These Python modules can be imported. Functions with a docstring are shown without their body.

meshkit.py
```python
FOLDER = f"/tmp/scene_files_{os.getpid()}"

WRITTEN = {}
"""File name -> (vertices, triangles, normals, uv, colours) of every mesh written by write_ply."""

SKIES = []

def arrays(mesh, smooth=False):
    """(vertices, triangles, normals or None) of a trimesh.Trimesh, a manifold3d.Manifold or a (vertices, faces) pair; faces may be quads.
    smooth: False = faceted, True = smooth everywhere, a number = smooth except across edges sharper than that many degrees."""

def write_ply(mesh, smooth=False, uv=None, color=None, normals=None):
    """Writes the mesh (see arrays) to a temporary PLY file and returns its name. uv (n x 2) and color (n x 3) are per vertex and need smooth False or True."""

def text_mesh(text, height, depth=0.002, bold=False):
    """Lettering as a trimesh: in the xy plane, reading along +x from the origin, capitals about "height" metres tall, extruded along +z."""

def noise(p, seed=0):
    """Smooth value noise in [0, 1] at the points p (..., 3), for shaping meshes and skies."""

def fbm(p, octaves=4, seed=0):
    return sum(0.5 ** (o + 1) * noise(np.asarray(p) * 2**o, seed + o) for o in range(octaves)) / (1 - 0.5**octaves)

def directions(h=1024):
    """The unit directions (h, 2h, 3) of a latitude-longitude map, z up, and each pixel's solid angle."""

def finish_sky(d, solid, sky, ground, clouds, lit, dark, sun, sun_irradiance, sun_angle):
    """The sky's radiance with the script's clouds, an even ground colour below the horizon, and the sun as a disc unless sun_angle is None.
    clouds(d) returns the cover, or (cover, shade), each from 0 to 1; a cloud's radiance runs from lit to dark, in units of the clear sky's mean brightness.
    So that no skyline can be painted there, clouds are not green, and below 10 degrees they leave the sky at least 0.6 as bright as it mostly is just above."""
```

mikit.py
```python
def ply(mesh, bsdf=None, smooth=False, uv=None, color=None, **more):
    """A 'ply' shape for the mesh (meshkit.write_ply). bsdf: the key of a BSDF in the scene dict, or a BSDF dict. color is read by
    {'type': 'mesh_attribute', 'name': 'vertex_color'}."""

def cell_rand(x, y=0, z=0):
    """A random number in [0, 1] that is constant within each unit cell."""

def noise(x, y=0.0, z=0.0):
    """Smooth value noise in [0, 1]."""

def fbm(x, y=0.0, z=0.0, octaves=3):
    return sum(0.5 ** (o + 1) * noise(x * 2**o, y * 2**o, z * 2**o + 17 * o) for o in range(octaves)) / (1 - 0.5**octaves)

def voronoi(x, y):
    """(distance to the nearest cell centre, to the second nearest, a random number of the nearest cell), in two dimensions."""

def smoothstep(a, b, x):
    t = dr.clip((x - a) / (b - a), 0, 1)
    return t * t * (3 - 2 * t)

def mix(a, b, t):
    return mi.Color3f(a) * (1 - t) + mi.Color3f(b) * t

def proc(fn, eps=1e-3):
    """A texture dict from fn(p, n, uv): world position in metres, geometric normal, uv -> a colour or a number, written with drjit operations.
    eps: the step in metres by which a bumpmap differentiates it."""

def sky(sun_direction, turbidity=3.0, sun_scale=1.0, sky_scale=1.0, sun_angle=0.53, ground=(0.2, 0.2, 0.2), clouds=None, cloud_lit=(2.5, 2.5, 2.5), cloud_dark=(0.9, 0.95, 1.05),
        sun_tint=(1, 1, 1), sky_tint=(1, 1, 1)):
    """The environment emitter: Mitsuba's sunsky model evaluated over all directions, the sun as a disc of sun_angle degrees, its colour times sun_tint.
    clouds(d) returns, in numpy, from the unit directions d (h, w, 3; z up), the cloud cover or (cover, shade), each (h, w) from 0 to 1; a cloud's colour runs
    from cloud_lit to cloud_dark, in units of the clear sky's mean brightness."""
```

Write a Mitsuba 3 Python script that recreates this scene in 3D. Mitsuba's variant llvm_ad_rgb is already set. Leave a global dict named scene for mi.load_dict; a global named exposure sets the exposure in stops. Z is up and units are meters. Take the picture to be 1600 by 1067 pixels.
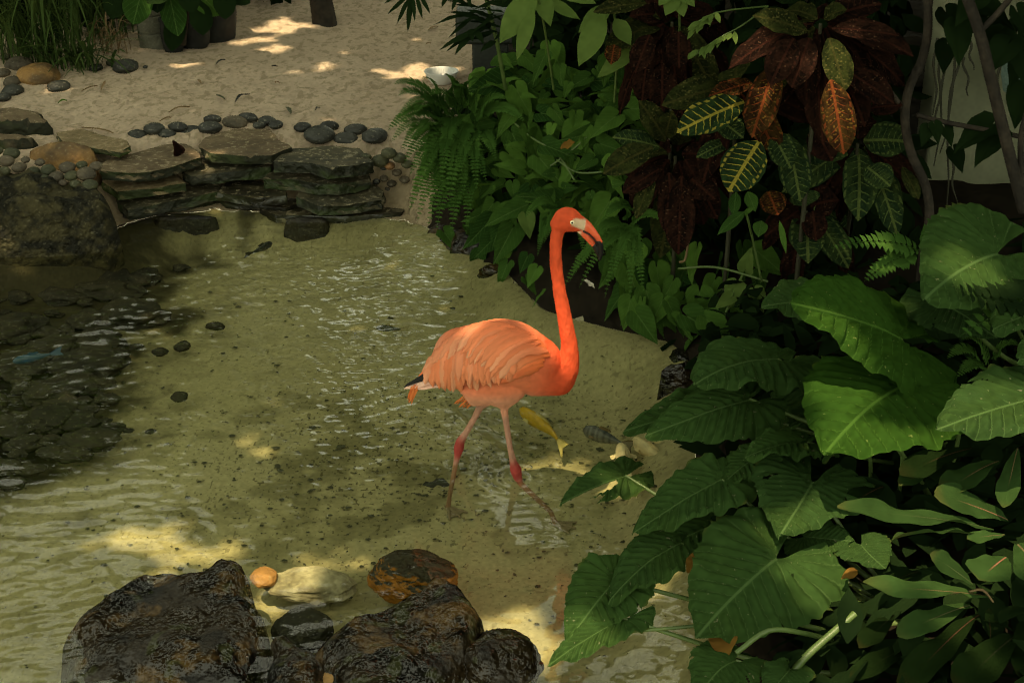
import math
import numpy as np, trimesh, shapely, drjit as dr, mitsuba as mi, mikit, meshkit
import manifold3d as m3
from scipy.spatial import Delaunay
from shapely.geometry import Polygon

T = mi.ScalarTransform4f
scene, labels = {}, {}

# ---------------------------------------------------------------- camera, sky, exposure
H, PITCH, F = 2.95, math.radians(25.0), 2222.0          # eye height over the water, tilt, focal length in photo pixels
CP, SP = math.cos(PITCH), math.sin(PITCH)
scene['camera'] = {'type': 'perspective', 'fov_axis': 'x', 'fov': math.degrees(2 * math.atan(800 / F)), 'near_clip': 0.05, 'far_clip': 400.0,
                   'to_world': T().look_at(origin=[0, 0, H], target=[0, CP, H - SP], up=[0, 0, 1])}
SUN = np.array([-0.20, -0.34, 0.92]); SUN /= np.linalg.norm(SUN)
scene['sky'] = mikit.sky(SUN.tolist(), turbidity=3, sun_scale=0.55, clouds=lambda d: 0.55 + 0.45 * meshkit.fbm(d * 5, 3), cloud_lit=(2.25, 2.2, 1.5), cloud_dark=(1.5, 1.47, 1.0),
                         sun_tint=(1.0, 0.94, 0.74), sky_tint=(1.03, 0.97, 0.67))
exposure = 3.15

# ---------------------------------------------------------------- helpers
def ray(px, py):
    u, v = (px - 800) / F, (533.5 - py) / F
    return np.array([u, CP + v * SP, -SP + v * CP])
def at(px, py, z=None, Y=None):
    d = ray(px, py)
    t = (z - H) / d[2] if Y is None else Y / d[1]
    return np.array([0, 0, H]) + d * t
def mpp(p):                                              # metres that one photo pixel covers at the point p
    return (p[1] * CP + (H - p[2]) * SP) / F
def nrm(v):
    v = np.asarray(v, float); return v / (np.linalg.norm(v) + 1e-12)
def fresh(name):
    if name not in USED: USED[name] = 0; return name
    USED[name] += 1; return f'{name}_{USED[name]:03d}'
USED = {}
def thing(name, label, cat, group=None, kind=None):
    k = fresh(name); labels[k] = {}
    if kind: labels[k]['kind'] = kind
    if label: labels[k]['label'] = label
    if cat: labels[k]['category'] = cat
    if group: labels[k]['group'] = group
    return k
def part(parent, name, mesh, bsdf, smooth=True, uv=None, color=None, label=None, kind=None):
    k = fresh(parent + '__' + name)
    scene[k] = mikit.ply(mesh, bsdf, smooth=smooth, uv=uv, color=color)
    if label or kind: labels[k] = {a: b for a, b in (('label', label), ('kind', kind)) if b}
    return k
def whole(name, label, cat, mesh, bsdf, smooth=True, uv=None, color=None, group=None, kind=None):
    k = thing(name, label, cat, group, kind)
    scene[k] = mikit.ply(mesh, bsdf, smooth=smooth, uv=uv, color=color)
    return k
def structure(name, mesh, bsdf, smooth=True, uv=None):
    labels[name] = {'kind': 'structure'}; scene[name] = mikit.ply(mesh, bsdf, smooth=smooth, uv=uv)
def sstep(a, b, x):
    t = np.clip((x - a) / (b - a), 0, 1); return t * t * (3 - 2 * t)
def join(meshes):
    vs, fs, at_ = [], [], 0
    for v, f in meshes:
        vs.append(v); fs.append(np.asarray(f) + at_); at_ += len(v)
    return np.vstack(vs), np.vstack(fs)
def tube(points, radii, sides=7, sub=1):
    p = np.asarray(points, float); r = np.broadcast_to(np.asarray(radii, float), (len(p),)).copy()
    if sub > 1:                                          # Catmull-Rom
        q = np.vstack([2 * p[0] - p[1], p, 2 * p[-1] - p[-2]]); out, ro = [], []
        for i in range(len(p) - 1):
            for t in np.arange(sub) / sub:
                a, b, c, d = q[i:i + 4]
                out.append(0.5 * (2 * b + (c - a) * t + (2 * a - 5 * b + 4 * c - d) * t * t + (3 * b - a - 3 * c + d) * t ** 3)); ro.append(r[i] * (1 - t) + r[i + 1] * t)
        p, r = np.array(out + [p[-1]]), np.array(ro + [r[-1]])
    t = np.gradient(p, axis=0); t /= np.linalg.norm(t, axis=1, keepdims=True) + 1e-12
    ref = np.array([0.31, 0.85, 0.42]); a = np.cross(t, ref); a /= np.linalg.norm(a, axis=1, keepdims=True) + 1e-12
    b = np.cross(t, a); ang = np.arange(sides) * 2 * np.pi / sides
    v = p[:, None] + r[:, None, None] * (np.cos(ang)[None, :, None] * a[:, None] + np.sin(ang)[None, :, None] * b[:, None])
    n = len(p); i, j = np.meshgrid(np.arange(n - 1), np.arange(sides), indexing='ij')
    q = np.stack([i * sides + j, i * sides + (j + 1) % sides, (i + 1) * sides + (j + 1) % sides, (i + 1) * sides + j], -1).reshape(-1, 4)
    v = np.vstack([v.reshape(-1, 3), p[:1], p[-1:]]); k = np.arange(sides); f = [q[:, [0, 1, 2]], q[:, [0, 2, 3]]]
    f.append(np.stack([(k + 1) % sides, k, k * 0 + n * sides], 1)); e = (n - 1) * sides
    f.append(np.stack([e + k, e + (k + 1) % sides, k * 0 + n * sides + 1], 1))
    return v, np.vstack(f)
def grid_faces(n, m):
    i, j = np.meshgrid(np.arange(n - 1), np.arange(m - 1), indexing='ij'); a = (i * m + j).ravel()
    return np.vstack([np.stack([a, a + 1, a + m + 1], 1), np.stack([a, a + m + 1, a + m], 1)])

# ---------------------------------------------------------------- materials
N_, FB, SS, MIX, VOR = mikit.noise, mikit.fbm, mikit.smoothstep, mikit.mix, mikit.voronoi
P = mikit.proc
def rgb(*c): return {'type': 'rgb', 'value': list(c)}
VC = {'type': 'mesh_attribute', 'name': 'vertex_color'}
def bsdf(name, color, rough=0.6, bump=None, scale=0.003, spec=0.5, eps=2e-3, **kw):
    d = {'type': 'principled', 'base_color': P(color) if callable(color) else color, 'roughness': P(rough) if callable(rough) else rough, 'specular': spec, **kw}
    if bump: d = {'type': 'bumpmap', 'arbitrary': P(bump, eps=eps), 'scale': scale, 'bsdf': d}
    scene[name] = {'type': 'twosided', 'bsdf': d}
def leafmat(name, color, rough=0.4, trans=0.5, eta=1.45):
    scene[name] = {'type': 'principledthin', 'base_color': P(color) if callable(color) else color, 'roughness': rough, 'diff_trans': trans, 'eta': eta}

def sand_col(p, n, uv):
    a = FB(p.x * 1.3, p.y * 1.3, 2.0, 3); b = FB(p.x * 60, p.y * 60, p.z * 20, 2); c = FB(p.x * 30 + 5, p.y * 19, 1.0, 3)
    col = MIX((0.48, 0.375, 0.26), (0.58, 0.46, 0.335), a)
    col = MIX(col, (0.24, 0.18, 0.105), SS(0.52, 0.72, c) * 0.5)
    damp = SS(0.30, 0.12, p.z)
    col = MIX(col, mi.Color3f(0.26, 0.20, 0.11), damp * 0.7)
    return col * (0.82 + 0.36 * b)
bsdf('sand_m', sand_col, 0.9, lambda p, n, uv: FB(p.x * 22, p.y * 13, 0.0, 4) + 0.3 * N_(p.x * 110, p.y * 110, 1), 0.075, 0.2, 4e-3)
def bed_col(p, n, uv):
    a = FB(p.x * 1.1, p.y * 1.1, 7.0, 3); b = FB(p.x * 70, p.y * 70, 3.0, 2); c = FB(p.x * 5.0 + 3, p.y * 6.0, 1.0, 4)
    col = MIX((0.305, 0.275, 0.16), (0.38, 0.345, 0.22), a)
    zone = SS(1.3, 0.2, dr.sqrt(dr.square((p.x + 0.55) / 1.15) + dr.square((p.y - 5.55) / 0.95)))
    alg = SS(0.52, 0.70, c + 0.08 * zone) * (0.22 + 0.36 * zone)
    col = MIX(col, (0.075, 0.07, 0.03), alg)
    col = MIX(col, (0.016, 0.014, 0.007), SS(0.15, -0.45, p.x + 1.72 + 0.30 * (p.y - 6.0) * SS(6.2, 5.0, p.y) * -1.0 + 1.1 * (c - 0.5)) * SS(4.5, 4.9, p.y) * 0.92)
    sp = N_(p.x * 85 + 9, p.y * 70, 2.0)
    col = MIX(col, (0.05, 0.045, 0.02), SS(0.78, 0.86, sp) * (0.3 + 0.45 * zone))
    return col * (0.8 + 0.4 * b)
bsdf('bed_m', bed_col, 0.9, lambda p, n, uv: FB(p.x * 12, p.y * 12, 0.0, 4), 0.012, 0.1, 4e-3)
bsdf('soil_m', lambda p, n, uv: MIX((0.006, 0.005, 0.0035), (0.022, 0.017, 0.010), FB(p.x * 9, p.y * 9, p.z * 9, 4)), 0.95, lambda p, n, uv: FB(p.x * 20, p.y * 20, p.z * 20, 3), 0.03, 0.1, 4e-3)
scene['water_m'] = {'type': 'thindielectric', 'int_ior': 1.24, 'ext_ior': 1.0, 'specular_transmittance': rgb(0.90, 0.91, 0.765)}

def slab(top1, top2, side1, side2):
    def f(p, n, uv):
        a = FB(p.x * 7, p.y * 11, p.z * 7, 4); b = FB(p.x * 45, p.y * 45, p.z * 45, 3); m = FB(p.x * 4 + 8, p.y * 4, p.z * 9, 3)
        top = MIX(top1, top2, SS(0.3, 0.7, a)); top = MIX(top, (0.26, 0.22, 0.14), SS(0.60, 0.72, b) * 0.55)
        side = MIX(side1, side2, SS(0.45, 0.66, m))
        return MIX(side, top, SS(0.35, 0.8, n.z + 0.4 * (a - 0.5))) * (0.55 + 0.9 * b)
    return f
rockb = lambda p, n, uv: FB(p.x * 26, p.y * 26, p.z * 26, 4)
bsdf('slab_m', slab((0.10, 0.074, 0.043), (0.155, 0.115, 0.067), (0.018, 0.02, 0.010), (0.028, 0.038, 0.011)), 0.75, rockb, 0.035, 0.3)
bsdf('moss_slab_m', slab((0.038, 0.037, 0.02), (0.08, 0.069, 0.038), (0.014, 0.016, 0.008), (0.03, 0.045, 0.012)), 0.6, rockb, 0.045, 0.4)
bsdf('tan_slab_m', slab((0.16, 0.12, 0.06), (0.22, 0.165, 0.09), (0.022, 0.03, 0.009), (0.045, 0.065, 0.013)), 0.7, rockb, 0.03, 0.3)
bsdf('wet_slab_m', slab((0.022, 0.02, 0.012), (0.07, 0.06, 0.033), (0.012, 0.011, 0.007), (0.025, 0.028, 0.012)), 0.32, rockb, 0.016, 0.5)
def stone(c1, c2, s=9.0, speck=0.0):
    def f(p, n, uv):
        a = FB(p.x * s, p.y * s, p.z * s, 4); b = FB(p.x * 70, p.y * 70, p.z * 70, 2)
        return MIX(MIX(c1, c2, SS(0.3, 0.7, a)), (0.3, 0.28, 0.2), SS(0.66, 0.8, b) * speck) * (0.7 + 0.6 * b)
    return f
bsdf('pebble_m', stone((0.014, 0.015, 0.012), (0.036, 0.037, 0.029), 9, 0.3), 0.55, rockb, 0.004)
bsdf('pebble_warm_m', stone((0.055, 0.046, 0.03), (0.105, 0.083, 0.052), 9, 0.2), 0.7, rockb, 0.006)
bsdf('pebble_green_m', stone((0.028, 0.033, 0.014), (0.065, 0.066, 0.03), 9, 0.15), 0.7, rockb, 0.006)
bsdf('orange_rock_m', stone((0.10, 0.062, 0.025), (0.30, 0.165, 0.05), 7, 0.2), 0.7, rockb, 0.012)
bsdf('orange_pebble_m', stone((0.16, 0.085, 0.035), (0.36, 0.18, 0.065), 14, 0.2), 0.6, rockb, 0.006)
bsdf('white_stone_m', stone((0.5, 0.46, 0.36), (0.62, 0.58, 0.46), 9), 0.6)
bsdf('pale_rock_m', stone((0.15, 0.13, 0.085), (0.38, 0.345, 0.25), 12, 0.3), 0.6, rockb, 0.014)
bsdf('boulder_m', stone((0.010, 0.010, 0.005), (0.06, 0.052, 0.022), 15, 0.1), 0.8, rockb, 0.09, 0.3)
def wet_col(p, n, uv):
    a = FB(p.x * 6, p.y * 6, p.z * 6, 4); c = FB(p.x * 11 + 7, p.y * 11, p.z * 11, 4); g = FB(p.x * 80, p.y * 80, p.z * 80, 2)
    col = MIX((0.005, 0.0045, 0.0035), (0.022, 0.015, 0.007), SS(0.35, 0.65, a))
    col = MIX(col, (0.085, 0.05, 0.016), SS(0.56, 0.70, c) * SS(0.2, 0.7, n.z) * 0.8)
    return MIX(col, (0.05, 0.055, 0.02), SS(0.60, 0.72, FB(p.x * 16, p.y * 16 + 3, p.z * 16, 3)) * 0.5) * (0.6 + 0.8 * g)
bsdf('wet_rock_m', wet_col, lambda p, n, uv: 0.16 + 0.45 * SS(0.45, 0.7, FB(p.x * 9, p.y * 9, p.z * 9, 3)), lambda p, n, uv: FB(p.x * 12, p.y * 12, p.z * 20, 4) + 0.25 * FB(p.x * 60, p.y * 60, p.z * 60, 2), 0.05)
bsdf('sunk_rock_m', stone((0.007, 0.006, 0.004), (0.024, 0.020, 0.010), 8, 0.10), 0.7, rockb, 0.02)
bsdf('amber_rock_m', lambda p, n, uv: MIX((0.30, 0.115, 0.010), (0.022, 0.017, 0.011), SS(0.50, 0.78, n.z + 0.55 * (FB(p.x * 9, p.y * 9, p.z * 9, 4) - 0.5))) * (0.5 + FB(p.x * 60, p.y * 60, p.z * 60, 3)), 0.5, rockb, 0.05)
bsdf('bark_m', stone((0.014, 0.011, 0.007), (0.036, 0.028, 0.018), 14, 0.0), 0.9, lambda p, n, uv: FB(p.x * 40, p.y * 40, p.z * 9, 4), 0.02)
bsdf('pale_bark_m', stone((0.10, 0.10, 0.07), (0.16, 0.155, 0.11), 10, 0.1), 0.9, rockb, 0.01)
bsdf('wall_m', lambda p, n, uv: MIX((0.15, 0.16, 0.095), (0.23, 0.24, 0.15), FB(p.x * 3, p.z * 1.2, 1.0, 4)) * (0.9 + 0.2 * FB(p.x * 50, p.z * 50, 0.0, 2)), 0.9, rockb, 0.004)
bsdf('bin_m', stone((0.012, 0.018, 0.013), (0.02, 0.028, 0.02), 5), 0.5)
bsdf('pot_dark_m', stone((0.006, 0.007, 0.006), (0.017, 0.018, 0.014), 9), 0.7, rockb, 0.004)
bsdf('pot_blue_m', stone((0.16, 0.24, 0.21), (0.2, 0.29, 0.25), 5), 0.5)
bsdf('white_m', rgb(0.72, 0.72, 0.68), 0.3)
bsdf('vc_m', VC, 0.75, None, 0.1, 0.25)                  # colours given per vertex: plumage, litter
bsdf('plumage_m', VC, 0.8, lambda p, n, uv: FB(p.x * 190, p.y * 190, p.z * 90, 3), 0.006, 0.2, 1e-3)
bsdf('fish_m', VC, 0.35)
bsdf('bill_black_m', rgb(0.012, 0.011, 0.011), 0.35)
bsdf('pupil_m', rgb(0.01, 0.01, 0.01), 0.15)
bsdf('stem_m', lambda p, n, uv: MIX((0.05, 0.085, 0.02), (0.11, 0.17, 0.045), FB(p.x * 20, p.y * 20, p.z * 20, 2)), 0.45)
bsdf('dark_stem_m', rgb(0.035, 0.035, 0.018), 0.6)
bsdf('dry_stem_m', rgb(0.2, 0.13, 0.06), 0.8)

def seed_of(uv): return dr.floor((uv.x + 5.0) / 10.0)
def ear_q(t, s, lib):                                    # vein phase of an elephant ear blade; t across, s along (0 = stalk, 1 = tip)
    a = lib.abs(t)
    q = s - 0.42 * a + 0.10 * a * a
    return q
def ear_col(p, n, uv):
    sd = seed_of(uv); t, s = uv.x - 10 * sd, uv.y
    a = dr.abs(t); q = s - 0.42 * a + 0.10 * a * a
    ang = dr.atan2(s + 1e-4, a * 0.62 + 1e-4)
    ph = dr.select(q > 0, q / 0.105, (ang - 0.56) / 0.33)
    d = dr.abs(ph - dr.floor(ph + 0.5))
    vein = SS(0.06, 0.015, d) * SS(1.0, 0.75, a) * SS(0.0, 0.02, a + 0.01)
    mid = SS(0.026, 0.010, a) * SS(-0.02, 0.0, s)
    fine = N_(p.x * 55 + sd, p.y * 55, p.z * 55)
    r = N_(sd * 7.31, 0.5, 0.5); blot = FB(p.x * 8 + sd, p.y * 8, p.z * 8, 3)
    base = MIX((0.026, 0.054, 0.018), (0.045, 0.094, 0.021), r)
    base = MIX(base, (0.036, 0.07, 0.016), SS(0.48, 0.72, blot) * (0.3 + 0.5 * N_(sd * 9.1, 6.5, 0.5))) * (0.82 + 0.36 * fine)
    old = SS(0.93, 1.0, a + 0.12 * (blot - 0.5)) * N_(sd * 3.7, 1.5, 0.5)
    base = MIX(base, (0.14, 0.13, 0.03), old * 0.6)
    hole = SS(0.70, 0.78, FB(p.x * 13 + sd, p.y * 13, p.z * 13, 2)) * SS(0.55, 0.9, N_(sd * 4.3, 2.5, 0.5))
    base = MIX(base, (0.09, 0.07, 0.022), hole * 0.5)
    spot = SS(0.90, 0.95, N_(p.x * 95, p.y * 95, p.z * 95 + sd))
    base = MIX(base, (0.28, 0.27, 0.17), spot * 0.5)
    return MIX(base, (0.085, 0.15, 0.05), dr.maximum(vein * 0.5, mid * 0.85))
leafmat('ear_m', ear_col, 0.34, 0.6, 1.65)
leafmat('ear_bright_m', lambda p, n, uv: ear_col(p, n, uv) * mi.Color3f(0.92, 1.12, 0.6), 0.33, 0.8, 1.55)
leafmat('dead_leaf_m', lambda p, n, uv: MIX((0.12, 0.055, 0.015), (0.30, 0.17, 0.035), FB(p.x * 30, p.y * 30, p.z * 30, 3)), 0.6, 0.8)
def vine_col(p, n, uv):
    sd = seed_of(uv); t, s = uv.x - 10 * sd, uv.y
    a = dr.abs(t); r = N_(sd * 5.17, 0.5, 0.5); r2 = N_(sd * 2.33, 3.5, 0.5)
    base = MIX((0.018, 0.05, 0.011), (0.10, 0.20, 0.032), SS(0.25, 0.8, r))
    base = MIX(base, (0.12, 0.23, 0.05), SS(0.82, 0.9, r2) * 0.9)
    ph = (s - 0.5 * a) / 0.16; d = dr.abs(ph - dr.floor(ph + 0.5))
    vein = dr.maximum(SS(0.05, 0.015, a), SS(0.10, 0.03, d) * 0.5)
    return MIX(base * (0.75 + 0.5 * FB(p.x * 25, p.y * 25, p.z * 25, 2)), (0.12, 0.2, 0.06), vein * 0.5)
leafmat('vine_m', vine_col, 0.42, 0.6)
leafmat('fern_m', lambda p, n, uv: MIX((0.035, 0.09, 0.018), (0.09, 0.185, 0.035), FB(p.x * 6, p.y * 6, p.z * 6, 2)), 0.5, 0.6)
leafmat('sedge_m', lambda p, n, uv: MIX((0.02, 0.042, 0.012), (0.085, 0.13, 0.035), FB(p.x * 9, p.y * 9, p.z * 3, 2)), 0.5, 0.5)
leafmat('pale_leaf_m', lambda p, n, uv: MIX((0.09, 0.15, 0.035), (0.155, 0.235, 0.06), FB(p.x * 25, p.y * 25, p.z * 25, 3)), 0.5, 0.8)
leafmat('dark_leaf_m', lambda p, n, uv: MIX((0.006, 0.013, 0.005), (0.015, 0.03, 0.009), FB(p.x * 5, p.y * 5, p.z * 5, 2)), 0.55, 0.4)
leafmat('canopy_m', lambda p, n, uv: MIX((0.05, 0.10, 0.02), (0.09, 0.14, 0.03), N_(p.x * 3, p.y * 3, p.z * 3)), 0.6, 0.9)
def croton(base1, base2, vein, vw, mottle, mcol):
    def f(p, n, uv):
        sd = seed_of(uv); t, s = uv.x - 10 * sd, uv.y
        a = dr.abs(t); w = FB(t * 3 + sd, s * 6, 0.5, 3)
        q = s - 0.16 * a + 0.05 * (w - 0.5)
        ph = q / 0.105; d = dr.abs(ph - dr.floor(ph + 0.5))
        v = SS(vw, vw * 0.45, d + 0.28 * a * a * a + 0.15 * (w - 0.5)) * SS(1.0, 0.86, a)
        v = dr.maximum(v, SS(0.10, 0.05, a + 0.08 * (w - 0.5)))
        v = dr.maximum(v, SS(0.09, 0.03, dr.abs(a - 0.80 + 0.2 * (w - 0.5))) * SS(0.5, 0.4, dr.abs(ph - dr.floor(ph) - 0.5) + w * 0.3) * 0.8)
        b = MIX(base1, base2, SS(0.35, 0.65, w)); g = N_(p.x * 130, p.y * 130, p.z * 130)
        b = MIX(b, mcol, SS(1 - mottle, 1.02 - mottle * 0.6, g) * SS(0.35, 0.6, FB(p.x * 14 + sd, p.y * 14, p.z * 14, 2)))
        return MIX(b, vein, v * (0.75 + 0.25 * w)) * (0.7 + 0.5 * g)
    return f
leafmat('croton_yellow_m', croton((0.012, 0.022, 0.010), (0.02, 0.04, 0.014), (0.30, 0.25, 0.04), 0.13, 0.1, (0.2, 0.2, 0.04)), 0.35, 0.3)
leafmat('croton_green_m', croton((0.014, 0.028, 0.012), (0.03, 0.05, 0.016), (0.09, 0.12, 0.035), 0.09, 0.15, (0.12, 0.16, 0.04)), 0.35, 0.3)
leafmat('croton_red_m', croton((0.022, 0.011, 0.006), (0.05, 0.028, 0.009), (0.16, 0.042, 0.014), 0.08, 0.35, (0.13, 0.075, 0.016)), 0.4, 0.4)
leafmat('croton_maroon_m', croton((0.008, 0.005, 0.004), (0.021, 0.010, 0.007), (0.034, 0.013, 0.009), 0.06, 0.22, (0.06, 0.034, 0.02)), 0.4, 0.3)
leafmat('croton_olive_m', croton((0.014, 0.019, 0.007), (0.03, 0.038, 0.011), (0.045, 0.045, 0.014), 0.08, 0.35, (0.07, 0.066, 0.022)), 0.4, 0.4)
def strap_col(p, n, uv):
    sd = seed_of(uv); t, s = uv.x - 10 * sd, uv.y
    a = dr.abs(t); r = N_(sd * 5.17, 0.5, 0.5)
    base = MIX((0.016, 0.036, 0.011), (0.05, 0.10, 0.026), r) * (0.7 + 0.6 * FB(p.x * 16, p.y * 16, p.z * 16, 3))
    base = MIX(base, (0.15, 0.09, 0.03), SS(0.85, 1.0, s + 0.25 * (FB(p.x * 12, p.y * 12, p.z * 12, 2) - 0.5)) * N_(sd * 1.9, 4.5, 0.5) * 0.45)
    return MIX(base, MIX((0.08, 0.10, 0.045), (0.26, 0.12, 0.075), SS(0.45, 0.6, N_(sd * 6.1, 2.5, 0.5))), SS(0.05, 0.02, a) * SS(0.75, 0.35, s))
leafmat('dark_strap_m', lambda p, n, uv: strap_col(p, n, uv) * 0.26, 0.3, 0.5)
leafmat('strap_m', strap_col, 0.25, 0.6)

# ---------------------------------------------------------------- terrain
POND = [(-900, 420), (-300, 398), (0, 393), (130, 385), (188, 352), (240, 336), (330, 328), (450, 332), (600, 340), (660, 352), (710, 378), (790, 425), (850, 485), (950, 512), (1050, 535), (1092, 580), (1075, 640), (1095, 760), (1105, 900), (1125, 1067)]
pond_w = [at(*q, z=0)[:2] for q in POND] + [np.array([0.95, 2.4]), np.array([0.6, 0.9]), np.array([-3.0, 0.4]), np.array([-6.5, 1.5]), np.array([-7.5, 5.0])]
pond = Polygon(pond_w).buffer(-0.15).buffer(0.3).buffer(-0.15)
g0, g1 = at(668, 345, z=0.05)[:2], at(735, 120, z=0.45)[:2]
gd = nrm(g1 - g0)
def pond_d(x, y):
    pt = shapely.points(x, y)
    return np.where(shapely.contains(pond, pt), 1, -1) * shapely.distance(pond.exterior, pt)
def garden(x, y):                                        # > 0 right of the line between sand and planted bank
    return (x - g0[0]) * gd[1] - (y - g0[1]) * gd[0]
def height(x, y):
    x, y = np.asarray(x, float), np.asarray(y, float); sh = x.shape; x, y = x.ravel(), y.ravel()
    d = pond_d(x, y); g = garden(x, y); e = np.maximum(-d, 0)
    p3 = np.stack([x, y, 0 * x], -1)
    bed = -0.21 * sstep(0, 0.38, d) - 0.05 * sstep(0.5, 1.5, d) + 0.05 * (meshkit.fbm(p3 * 1.7, 3, 5) - 0.5) * sstep(0, 0.3, d)
    sand = 0.30 * sstep(0.05, 0.62, e) + 0.028 * np.minimum(e, 6) + 0.02 * (meshkit.fbm(p3 * 2.2, 3, 1) - 0.5) + 0.05 * (meshkit.fbm(p3 * np.array([7, 5, 1]), 3, 2) - 0.5) * sstep(0.3, 0.6, e)
    soil = 0.16 * sstep(0, 0.15, e) + 0.24 * sstep(0.1, 1.8, e) + 0.1 * (meshkit.fbm(p3 * 3, 3, 3) - 0.5) * sstep(0, .3, e)
    bank = sand + (soil - sand) * sstep(-0.25, 0.25, g)
    return np.where(d > 0, bed, bank).reshape(sh)
def axis(lo, hi, step, far, n):
    k = np.geomspace(step, far, n); return np.concatenate([lo - k[::-1], np.arange(lo, hi + step / 2, step), hi + k])
gx, gy = axis(-4.2, 4.2, 0.04, 150, 16), axis(2.6, 14.0, 0.045, 150, 16)
X, Y_ = np.meshgrid(gx, gy, indexing='ij')
for _ in range(2):
    dS = pond_d(X.ravel(), Y_.ravel()).reshape(X.shape); near = (np.abs(dS) < 0.026) & (np.abs(X) < 5) & (Y_ < 12)
    ln = shapely.line_locate_point(pond.exterior, shapely.points(X[near], Y_[near])); pp_ = shapely.line_interpolate_point(pond.exterior, ln)
    X[near], Y_[near] = shapely.get_x(pp_), shapely.get_y(pp_)
Z = height(X, Y_); V = np.stack([X, Y_, Z], -1).reshape(-1, 3)
Fc = grid_faces(len(gx), len(gy))
cen = V[Fc].mean(1)
dd, gg = pond_d(cen[:, 0], cen[:, 1]), garden(cen[:, 0], cen[:, 1])
kind = np.where(dd > 0, 0, np.where(gg > 0, 2, 1))
def submesh(mask):
    f = Fc[mask]; u, inv = np.unique(f, return_inverse=True); return V[u], inv.reshape(-1, 3)
structure('pond_bed', submesh(kind == 0), 'bed_m'); structure('sandy_ground', submesh(kind == 1), 'sand_m'); structure('garden_soil', submesh(kind == 2), 'soil_m')

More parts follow.
